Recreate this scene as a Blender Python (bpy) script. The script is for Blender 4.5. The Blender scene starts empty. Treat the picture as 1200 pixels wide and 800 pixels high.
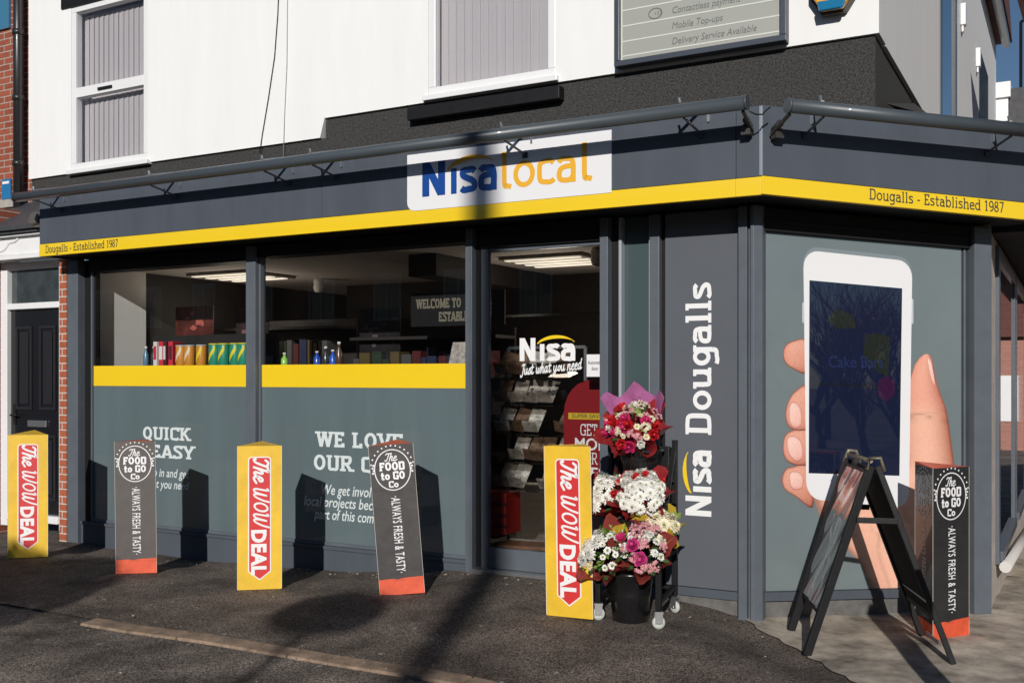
import bpy, bmesh, math, random
from mathutils import Matrix, Vector
R = math.radians
rnd = random.Random(7)
scene = bpy.context.scene
COL = scene.collection

# ---------------------------------------------------------------- camera
cam_d = bpy.data.cameras.new("camera")
cam = bpy.data.objects.new("camera", cam_d)
COL.objects.link(cam)
cam.location = (0, 0, 1.6)
cam.rotation_euler = (R(90), 0, 0)
cam_d.sensor_width = 36
cam_d.lens = 36
cam_d.shift_y = 0.0333
cam_d.clip_end = 500
scene.camera = cam

# ---------------------------------------------------------------- light
SUN_EL, SUN_AZ = R(20.8), R(8.5)          # light travels towards +Y, slightly +X
world = bpy.data.worlds.new("World")
scene.world = world
world.use_nodes = True
wn = world.node_tree.nodes
sky = wn.new("ShaderNodeTexSky")
sky.sky_type = 'NISHITA'
sky.sun_disc = False
sky.sun_elevation = SUN_EL
sky.sun_rotation = R(180) + SUN_AZ
sky.air_density = 1.0
sky.dust_density = 0.1
sky.ozone_density = 4.0
world.node_tree.links.new(sky.outputs[0], wn["Background"].inputs[0])
wn["Background"].inputs[1].default_value = 0.05
sd = bpy.data.lights.new("sun", 'SUN')
sd.energy = 4.1
sd.angle = R(0.5)
sd.color = (1.0, 0.955, 0.90)
sun = bpy.data.objects.new("sun", sd)
COL.objects.link(sun)
tv = Vector((math.sin(SUN_AZ) * math.cos(SUN_EL), math.cos(SUN_AZ) * math.cos(SUN_EL), -math.sin(SUN_EL)))
sun.rotation_euler = tv.to_track_quat('-Z', 'Y').to_euler()
sun.location = (-4, -20, 14)
vs = scene.view_settings
vs.view_transform = 'Standard'
vs.look = 'None'
vs.exposure = -0.06
vs.gamma = 1.0
vs.use_curve_mapping = False
scene.cycles.max_bounces = 8
scene.cycles.transparent_max_bounces = 12
scene.cycles.caustics_reflective = False
scene.cycles.caustics_refractive = False

# ---------------------------------------------------------------- frames
ANG = math.atan2(1200, 2180)
OX, OY = 1.65, 6.99
SHOP = Matrix.Translation((OX, OY, 0)) @ Matrix.Rotation(-ANG, 4, 'Z')
SHOPI = SHOP.inverted()
SLOPE = 0.038
SHEAR = Matrix(((1, 0, 0, 0), (0, 1, 0, 0), (-SLOPE, 0, 1, 0), (0, 0, 0, 1)))
RM = Matrix.Rotation(R(45), 4, 'Z') @ SHEAR      # the angled right-hand front, which follows the sloping street
ID = Matrix.Identity(4)
T = Matrix.Translation

def face(y, base=ID):      # 2D lettering plane on a wall: x right, y up, z out of the wall
    return base @ Matrix(((1, 0, 0, 0), (0, 0, -1, y), (0, 1, 0, 0), (0, 0, 0, 1)))

# ---------------------------------------------------------------- ground height (shop-local metres)
GP = [(-7.0, 0, -.08), (-6.3, 0, -.11), (-5.2, 0, -.116), (-4.5, 0, -.10), (-3.7, 0, -.073), (-3.0, 0, -.035), (-2.4, 0, .045),
      (-1.9, 0, .07), (-1.2, 0, .075), (-.9, 0, .05), (-.5, 0, -.015), (-.1, 0, -.07), (0, 0, -.085), (.83, .83, -.12), (1.37, 1.37, -.157),
      (-6.3, -.97, -.03), (-4.92, -.96, -.047), (-3.54, -.99, -.037), (-2.36, -.75, -.0), (-.96, -.9, .035), (1.156, .153, -.085),
      (-.78, -.83, .0), (-.38, -.835, 0), (-.525, -.21, -.02), (.48, -.57, -.12), (1.29, -.36, -.12), (.25, -.04, -.12), (1.03, .24, -.12),
      (-6, -2.2, -.07), (-4, -2.2, -.06), (-2, -2.2, -.04), (0, -2.2, -.06), (-6, -4, -.1), (-3, -4, -.08), (0, -4, -.1), (3, -2, -.18),
      (3, 0, -.2), (-9, 0, -.1), (-10, -3, -.1), (-14, -1, -.1), (1.6, 3, -.22), (1.6, 4.5, -.36), (1.6, 7, -.6), (4, 7, -.6), (3, 4, -.36),
      (2, 12, -.9), (5, 12, -.9), (0, -8, -.12), (-8, -8, -.12), (8, -6, -.2), (8, 2, -.25)]
def gz(x, y):
    sw = sz = 0
    for px, py, pz in GP:
        w = 1 / ((x - px) ** 2 + (y - py) ** 2 + .05) ** 2
        sw += w; sz += w * pz
    return sz / sw
def to_local(X, Y):
    p = SHOPI @ Vector((X, Y, 0)); return p.x, p.y
def gw(X, Y):
    return gz(*to_local(X, Y))

# ---------------------------------------------------------------- materials
MATS = {}
def new_mat(name):
    m = bpy.data.materials.new(name); m.use_nodes = True
    nt = m.node_tree
    return m, nt, nt.nodes["Principled BSDF"]
def mat(name, col, rough=.5, metal=0, coat=0, var=0, vscale=6, bump=0, bscale=200, spec=.5, col2=None, detail=6, emit=None, estr=0, coat_rough=.03, stretch=None):
    if name in MATS: return MATS[name]
    m, nt, b = new_mat(name)
    b.inputs['Base Color'].default_value = (*col, 1)
    b.inputs['Roughness'].default_value = rough
    b.inputs['Metallic'].default_value = metal
    b.inputs['Coat Weight'].default_value = coat
    b.inputs['Coat Roughness'].default_value = coat_rough
    b.inputs['Specular IOR Level'].default_value = spec
    N, L = nt.nodes, nt.links
    if emit:
        b.inputs['Emission Color'].default_value = (*emit, 1); b.inputs['Emission Strength'].default_value = estr
    if var or bump:
        tc = N.new('ShaderNodeTexCoord')
        src = tc.outputs['Object']
        if stretch:
            mp = N.new('ShaderNodeMapping'); mp.inputs['Scale'].default_value = stretch
            L.new(src, mp.inputs[0]); src = mp.outputs[0]
    if var:
        n = N.new('ShaderNodeTexNoise'); n.inputs['Scale'].default_value = vscale; n.inputs['Detail'].default_value = detail
        n.inputs['Roughness'].default_value = .65
        L.new(src, n.inputs['Vector'])
        mx = N.new('ShaderNodeMix'); mx.data_type = 'RGBA'
        c2 = col2 or tuple(c * (1 - var) for c in col)
        mx.inputs['A'].default_value = (*c2, 1)
        mx.inputs['B'].default_value = (*(col if col2 else tuple(min(1, c * (1 + var * .5)) for c in col)), 1)
        mr = N.new('ShaderNodeMapRange'); mr.inputs[1].default_value = .32; mr.inputs[2].default_value = .68
        L.new(n.outputs[0], mr.inputs[0]); L.new(mr.outputs[0], mx.inputs['Factor'])
        L.new(mx.outputs['Result'], b.inputs['Base Color'])
        rr = N.new('ShaderNodeMapRange'); rr.inputs[3].default_value = min(1, rough + .08); rr.inputs[4].default_value = max(0, rough - .06)
        L.new(n.outputs[0], rr.inputs[0]); L.new(rr.outputs[0], b.inputs['Roughness'])
    if bump:
        n2 = N.new('ShaderNodeTexNoise'); n2.inputs['Scale'].default_value = bscale; n2.inputs['Detail'].default_value = 4
        L.new(src, n2.inputs['Vector'])
        bp = N.new('ShaderNodeBump'); bp.inputs['Strength'].default_value = bump; bp.inputs['Distance'].default_value = .01
        L.new(n2.outputs[0], bp.inputs['Height']); L.new(bp.outputs[0], b.inputs['Normal'])
    MATS[name] = m
    return m

def asphalt(name, dark, light, scale, speck=.985, spot_col=(.35, .34, .31), patch=(1.3, .55)):
    m, nt, b = new_mat(name); N, L = nt.nodes, nt.links
    tc = N.new('ShaderNodeTexCoord')
    fine = N.new('ShaderNodeTexVoronoi'); fine.inputs['Scale'].default_value = scale
    L.new(tc.outputs['Object'], fine.inputs['Vector'])
    n1 = N.new('ShaderNodeTexNoise'); n1.inputs['Scale'].default_value = 100; n1.inputs['Detail'].default_value = 4
    n2 = N.new('ShaderNodeTexNoise'); n2.inputs['Scale'].default_value = 1.5; n2.inputs['Detail'].default_value = 9; n2.inputs['Roughness'].default_value = .7
    L.new(tc.outputs['Object'], n1.inputs['Vector']); L.new(tc.outputs['Object'], n2.inputs['Vector'])
    sep = N.new('ShaderNodeSeparateColor'); L.new(fine.outputs['Color'], sep.inputs[0])
    a = N.new('ShaderNodeMath'); a.operation = 'MULTIPLY'; L.new(sep.outputs[0], a.inputs[0]); L.new(n1.outputs[0], a.inputs[1])
    mr = N.new('ShaderNodeMapRange'); mr.inputs[1].default_value = .06; mr.inputs[2].default_value = .52
    L.new(a.outputs[0], mr.inputs[0])
    mx = N.new('ShaderNodeMix'); mx.data_type = 'RGBA'
    mx.inputs['A'].default_value = (*dark, 1); mx.inputs['B'].default_value = (*light, 1)
    L.new(mr.outputs[0], mx.inputs['Factor'])
    pm = N.new('ShaderNodeMapRange'); pm.inputs[1].default_value = .35; pm.inputs[2].default_value = .68
    pm.inputs[3].default_value = patch[1]; pm.inputs[4].default_value = patch[0]
    L.new(n2.outputs[0], pm.inputs[0])
    mul = N.new('ShaderNodeVectorMath'); mul.operation = 'SCALE'
    L.new(mx.outputs['Result'], mul.inputs[0]); L.new(pm.outputs[0], mul.inputs['Scale'])
    # pale flecks: gum, crumbs, bits of leaf
    vo = N.new('ShaderNodeTexVoronoi'); vo.inputs['Scale'].default_value = 7; vo.inputs['Randomness'].default_value = 1
    n3 = N.new('ShaderNodeTexNoise'); n3.inputs['Scale'].default_value = 40
    L.new(tc.outputs['Object'], n3.inputs['Vector'])
    add = N.new('ShaderNodeMixRGB'); add.inputs[0].default_value = .04
    L.new(tc.outputs['Object'], add.inputs[1]); L.new(n3.outputs['Color'], add.inputs[2]); L.new(add.outputs[0], vo.inputs['Vector'])
    lt = N.new('ShaderNodeMath'); lt.operation = 'LESS_THAN'; lt.inputs[1].default_value = .10; L.new(vo.outputs['Distance'], lt.inputs[0])
    s2 = N.new('ShaderNodeSeparateColor'); L.new(vo.outputs['Color'], s2.inputs[0])
    gt = N.new('ShaderNodeMath'); gt.operation = 'GREATER_THAN'; gt.inputs[1].default_value = .72; L.new(s2.outputs[0], gt.inputs[0])
    mm = N.new('ShaderNodeMath'); mm.operation = 'MULTIPLY'; L.new(lt.outputs[0], mm.inputs[0]); L.new(gt.outputs[0], mm.inputs[1])
    m3 = N.new('ShaderNodeMath'); m3.operation = 'MULTIPLY'; m3.inputs[1].default_value = .8; L.new(mm.outputs[0], m3.inputs[0])
    mx2 = N.new('ShaderNodeMix'); mx2.data_type = 'RGBA'; mx2.inputs['B'].default_value = (*spot_col, 1)
    L.new(m3.outputs[0], mx2.inputs['Factor']); L.new(mul.outputs[0], mx2.inputs['A'])
    L.new(mx2.outputs['Result'], b.inputs['Base Color'])
    b.inputs['Roughness'].default_value = .85
    b.inputs['Specular IOR Level'].default_value = .25
    bp = N.new('ShaderNodeBump'); bp.inputs['Strength'].default_value = .75; bp.inputs['Distance'].default_value = .006
    L.new(n1.outputs[0], bp.inputs['Height']); L.new(bp.outputs[0], b.inputs['Normal'])
    return m

def brick(name, c1, c2, mortar, scale=1.0, axis='XZ'):
    m, nt, b = new_mat(name); N, L = nt.nodes, nt.links
    tc = N.new('ShaderNodeTexCoord'); sp = N.new('ShaderNodeSeparateXYZ'); cb = N.new('ShaderNodeCombineXYZ')
    L.new(tc.outputs['Object'], sp.inputs[0]); L.new(sp.outputs[0 if axis == 'XZ' else 1], cb.inputs[0]); L.new(sp.outputs[2], cb.inputs[1])
    t = N.new('ShaderNodeTexBrick'); L.new(cb.outputs[0], t.inputs['Vector'])
    t.inputs['Color1'].default_value = (*c1, 1); t.inputs['Color2'].default_value = (*c2, 1); t.inputs['Mortar'].default_value = (*mortar, 1)
    t.inputs['Scale'].default_value = scale; t.inputs['Brick Width'].default_value = .225; t.inputs['Row Height'].default_value = .075
    t.inputs['Mortar Size'].default_value = .006
    n = N.new('ShaderNodeTexNoise'); n.inputs['Scale'].default_value = 25; n.inputs['Detail'].default_value = 5; L.new(tc.outputs['Object'], n.inputs['Vector'])
    mx = N.new('ShaderNodeMixRGB'); mx.blend_type = 'MULTIPLY'; mx.inputs[0].default_value = .5
    L.new(t.outputs[0], mx.inputs[1]); L.new(n.outputs[0], mx.inputs[2]); L.new(mx.outputs[0], b.inputs['Base Color'])
    b.inputs['Roughness'].default_value = .9
    bp = N.new('ShaderNodeBump'); bp.inputs['Strength'].default_value = .5; bp.inputs['Distance'].default_value = .01; bp.invert = True
    L.new(t.outputs['Fac'], bp.inputs['Height']); L.new(bp.outputs[0], b.inputs['Normal'])
    return m

def glass(name, tint=(.93, .95, .95), boost=1.0):
    m, nt, b = new_mat(name); N, L = nt.nodes, nt.links
    N.remove(b)
    tr = N.new('ShaderNodeBsdfTransparent'); tr.inputs[0].default_value = (*tint, 1)
    gl = N.new('ShaderNodeBsdfGlossy'); gl.inputs['Roughness'].default_value = .006
    fr = N.new('ShaderNodeLayerWeight'); fr.inputs['Blend'].default_value = .12
    mr = N.new('ShaderNodeMapRange'); mr.inputs[3].default_value = .055 * boost; mr.inputs[4].default_value = 1
    L.new(fr.outputs['Fresnel'], mr.inputs[0])
    ms = N.new('ShaderNodeMixShader'); L.new(mr.outputs[0], ms.inputs[0]); L.new(tr.outputs[0], ms.inputs[1]); L.new(gl.outputs[0], ms.inputs[2])
    L.new(ms.outputs[0], N['Material Output'].inputs[0])
    return m

def vcol(name, rough=.4, coat=0):
    m, nt, b = new_mat(name); N, L = nt.nodes, nt.links
    a = N.new('ShaderNodeVertexColor'); a.layer_name = 'Col'
    n = N.new('ShaderNodeTexNoise'); n.inputs['Scale'].default_value = 60; n.inputs['Detail'].default_value = 6
    tc = N.new('ShaderNodeTexCoord'); L.new(tc.outputs['Object'], n.inputs['Vector'])
    mr = N.new('ShaderNodeMapRange'); mr.inputs[3].default_value = .86; mr.inputs[4].default_value = 1.14; L.new(n.outputs[0], mr.inputs[0])
    mx = N.new('ShaderNodeVectorMath'); mx.operation = 'SCALE'; L.new(a.outputs[0], mx.inputs[0]); L.new(mr.outputs[0], mx.inputs['Scale'])
    L.new(mx.outputs[0], b.inputs['Base Color'])
    b.inputs['Roughness'].default_value = rough; b.inputs['Coat Weight'].default_value = coat; b.inputs['Coat Roughness'].default_value = .03
    return m

RENDER = mat('white_render', (.81, .81, .80), .8, var=.035, vscale=3, bump=.12, bscale=120, stretch=(1.6, 1.6, .22), detail=9)
FELT = mat('mineral_felt', (.060, .058, .056), .95, var=.85, vscale=70, bump=1, bscale=150)
SLATE = mat('slate_paint', (.078, .090, .111), .45, spec=.22, var=.14, vscale=3, stretch=(1, 1, .25), coat=.12, coat_rough=.10)
SLATE_D = mat('dark_slate_frame', (.05, .06, .08), .4, var=.1, vscale=4)
FRAME = mat('grey_aluminium_frame', (.106, .122, .143), .38, var=.12, vscale=5, spec=.3, coat=.12, coat_rough=.1)
PANEL = mat('panel_grey', (.105, .115, .132), .42, spec=.22, var=.06, vscale=1.5, coat=.2, coat_rough=.15)
BLACK = mat('black_metal', (.010, .010, .011), .5, var=.4, vscale=20, spec=.3)
SOFFIT = mat('soffit_black', (.012, .012, .013), .6, spec=.2)
VINYL = mat('teal_vinyl', (.112, .152, .164), .4, coat=1, var=.12, vscale=1.6, stretch=(2.5, 1, .35), detail=8)
VINYL.node_tree.nodes['Principled BSDF'].inputs['Coat IOR'].default_value = 1.65
VINYL_R = mat('grey_vinyl', (.165, .202, .212), .4, coat=1, var=.12, vscale=.7)
YELLOW = mat('yellow_vinyl', (.84, .575, .014), .4, coat=.5, var=.03, vscale=2)
WHITE = mat('white_vinyl', (.80, .80, .80), .45)
WHITE_P = mat('white_upvc', (.78, .78, .78), .3, var=.03, vscale=3, coat=.2)
WHITE_S = mat('white_sign', (.78, .78, .79), .35, coat=.4)
BLUE = mat('logo_blue', (.008, .06, .28), .35, coat=.4)
GOLD = mat('logo_gold', (.80, .42, .03), .35, coat=.4)
GREY_T = mat('grey_lettering', (.11, .12, .13), .5)
DARK_T = mat('dark_lettering', (.045, .05, .05), .5)
GLASS = glass('window_glass', boost=1.25)
GLASS_D = glass('door_glass', (.86, .88, .88), 1.3)
GLASS_U = glass('upper_glass', (.8, .82, .84), 1.6)
RED = mat('label_red', (.62, .035, .035), .45, coat=.3, var=.05, vscale=8)
CARD_Y = mat('yellow_card', (.80, .50, .03), .5, coat=.25, var=.16, vscale=5, bump=.25, bscale=9, detail=9)
CARD_B = mat('charcoal_card', (.045, .04, .04), .5, coat=.4, var=.35, vscale=9, bump=.25, bscale=9, detail=9)
CARD_K = mat('black_card', (.02, .02, .021), .5, coat=.4, var=.3, vscale=9)
CARD_O = mat('orange_card', (.72, .10, .04), .5, coat=.2, var=.25, vscale=12, bump=.2, bscale=12, detail=9)
CARD_W = mat('raw_card_edge', (.7, .66, .58), .8)
GALV = mat('galvanised', (.55, .56, .56), .35, metal=.9, var=.15, vscale=30)
TUBE = mat('tube_grey', (.060, .074, .086), .4, coat=.2, var=.08, vscale=3)
RUBBER = mat('grey_rubber', (.5, .52, .48), .6)
BRICK = brick('red_brick', (.42, .11, .055), (.30, .075, .04), (.5, .45, .4))
BRICK_P = brick('pier_brick', (.52, .14, .06), (.46, .12, .055), (.72, .68, .62))
BRICK_D = brick('terrace_brick', (.30, .12, .08), (.22, .08, .055), (.4, .36, .32))
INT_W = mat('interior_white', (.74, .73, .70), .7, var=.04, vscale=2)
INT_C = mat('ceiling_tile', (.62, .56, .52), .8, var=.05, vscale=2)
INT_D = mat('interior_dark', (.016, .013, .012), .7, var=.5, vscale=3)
INT_F = mat('interior_floor', (.28, .23, .19), .4, var=.2, vscale=5)

# ---------------------------------------------------------------- mesh builder
class MB:
    def __init__(s, M=ID):
        s.bm = bmesh.new(); s.M = M; s.mi = 0; s.col = None; s.cl = None
    def v(s, p): return s.bm.verts.new(s.M @ Vector(p))
    def f(s, vs, sm=False, cols=None):
        try: fc = s.bm.faces.new(vs)
        except ValueError: return None
        fc.material_index = s.mi; fc.smooth = sm
        if cols is not None:
            if s.cl is None: s.cl = s.bm.loops.layers.color.new('Col')
            for lp, c in zip(fc.loops, cols): lp[s.cl] = (*[max(0, q) ** (1 / 2.2) for q in c], 1)   # byte colours are stored sRGB encoded
        return fc
    def poly(s, pts, sm=False, cols=None): return s.f([s.v(p) for p in pts], sm, cols)
    def box(s, x0, x1, y0, y1, z0, z1):
        a = [s.v((x, y, z)) for z in (z0, z1) for x, y in ((x0, y0), (x1, y0), (x1, y1), (x0, y1))]
        for q in ((3, 2, 1, 0), (4, 5, 6, 7), (0, 1, 5, 4), (1, 2, 6, 5), (2, 3, 7, 6), (3, 0, 4, 7)): s.f([a[i] for i in q])
    def prism(s, pts, d0, d1, top=True, bottom=True):      # pts in the local xy plane, extruded along local z
        n = len(pts)
        a = [s.v((x, y, d0)) for x, y in pts]; b = [s.v((x, y, d1)) for x, y in pts]
        if bottom: s.f(a[::-1])
        if top: s.f(b)
        for i in range(n): s.f([a[i], a[(i + 1) % n], b[(i + 1) % n], b[i]])
    def tube(s, pts, r, n=10, cap=True, sm=True, flat=1):
        pts = [Vector(p) for p in pts]; rings = []
        for i, p in enumerate(pts):
            d = (pts[min(i + 1, len(pts) - 1)] - pts[max(i - 1, 0)]).normalized()
            up = Vector((0, 0, 1)) if abs(d.z) < .95 else Vector((1, 0, 0))
            a = d.cross(up).normalized(); b = a.cross(d)
            rr = r[i] if isinstance(r, (list, tuple)) else r
            rings.append([s.v(p + (a * math.cos(t) + b * math.sin(t) * flat) * rr) for t in [2 * math.pi * k / n for k in range(n)]])
        for p, q in zip(rings, rings[1:]):
            for k in range(n): s.f([p[k], p[(k + 1) % n], q[(k + 1) % n], q[k]], sm)
        if cap: s.f(rings[0][::-1]); s.f(rings[-1])
    def bar(s, a, b, w, h=None):                            # square section bar
        a, b = Vector(a), Vector(b); h = h or w
        d = (b - a).normalized(); up = Vector((0, 0, 1)) if abs(d.z) < .95 else Vector((0, 1, 0))
        p = d.cross(up).normalized() * w / 2; q = p.cross(d).normalized() * h / 2
        A = [s.v(a + i * p + j * q) for i, j in ((1, 1), (-1, 1), (-1, -1), (1, -1))]
        B = [s.v(b + i * p + j * q) for i, j in ((1, 1), (-1, 1), (-1, -1), (1, -1))]
        s.f(A[::-1]); s.f(B)
        for i in range(4): s.f([A[i], A[(i + 1) % 4], B[(i + 1) % 4], B[i]])
    def lathe(s, prof, n=24, c=(0, 0), sm=True):
        rings = [[s.v((c[0] + r * math.cos(2 * math.pi * k / n), c[1] + r * math.sin(2 * math.pi * k / n), z)) for k in range(n)] for r, z in prof]
        for p, q in zip(rings, rings[1:]):
            for k in range(n): s.f([p[k], p[(k + 1) % n], q[(k + 1) % n], q[k]], sm)
        s.f(rings[0][::-1]); s.f(rings[-1])
    def build(s, name, mats, parent=None, bevel=0, normals=True, smooth=False):
        if normals: bmesh.ops.recalc_face_normals(s.bm, faces=s.bm.faces)
        me = bpy.data.meshes.new(name); s.bm.to_mesh(me); s.bm.free()
        for m in (mats if isinstance(mats, (list, tuple)) else [mats]): me.materials.append(m)
        if smooth:
            for p in me.polygons: p.use_smooth = True
        o = bpy.data.objects.new(name, me); COL.objects.link(o)
        if parent: o.parent = parent
        if bevel:
            bv = o.modifiers.new('bevel', 'BEVEL'); bv.width = bevel; bv.segments = 2; bv.limit_method = 'ANGLE'; bv.angle_limit = R(40)
        return o

def tag(o, label=None, cat=None, group=None, kind=None):
    if label: o['label'] = label
    if cat: o['category'] = cat
    if group: o['group'] = group
    if kind: o['kind'] = kind
    return o
def thing(name, label, cat, M=ID, group=None):
    o = bpy.data.objects.new(name, None); o.empty_display_size = .1
    COL.objects.link(o); o.matrix_world = M
    return tag(o, label, cat, group)
def at_shop(x, y, z, rz=0): return SHOP @ T((x, y, z)) @ Matrix.Rotation(rz, 4, 'Z')
def rep(o, M, label=None, parent=None):
    def cp(s, par):
        c = s.copy(); COL.objects.link(c); c.parent = par
        for ch in s.children: cp(ch, c)
        return c
    c = cp(o, None); c.matrix_world = M
    if label: c['label'] = label
    return c

# ---------------------------------------------------------------- stroke lettering
def spl(pts, closed=False, k=6):
    P = [Vector((x, y)) for x, y in pts]; n = len(P); out = []
    rng = range(n) if closed else range(n - 1)
    for i in rng:
        p1, p2 = P[i], P[(i + 1) % n]
        p0 = P[i - 1] if (closed or i > 0) else p1 * 2 - p2
        p3 = P[(i + 2) % n] if (closed or i + 2 < n) else p2 * 2 - p1
        for j in range(k):
            t = j / k
            out.append(.5 * ((2 * p1) + (p2 - p0) * t + (2 * p0 - 5 * p1 + 4 * p2 - p3) * t * t + (3 * p1 - p0 - 3 * p2 + p3) * t ** 3))
    if not closed: out.append(P[-1])
    return [(p.x, p.y) for p in out]
def ell(cx, cy, rx, ry, n=22): return [(cx + rx * math.cos(2 * math.pi * i / n), cy + ry * math.sin(2 * math.pi * i / n)) for i in range(n)]
def Ls(*a): return ('L', [(a[i], a[i + 1]) for i in range(0, len(a), 2)])
def Ss(*a): return ('L', spl([(a[i], a[i + 1]) for i in range(0, len(a), 2)]))
def Es(cx, cy, rx, ry): return ('C', ell(cx, cy, rx, ry))
def Ps(*a): return ('P', [(a[0], a[1]), (a[2], a[3])])
XH = .70
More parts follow.
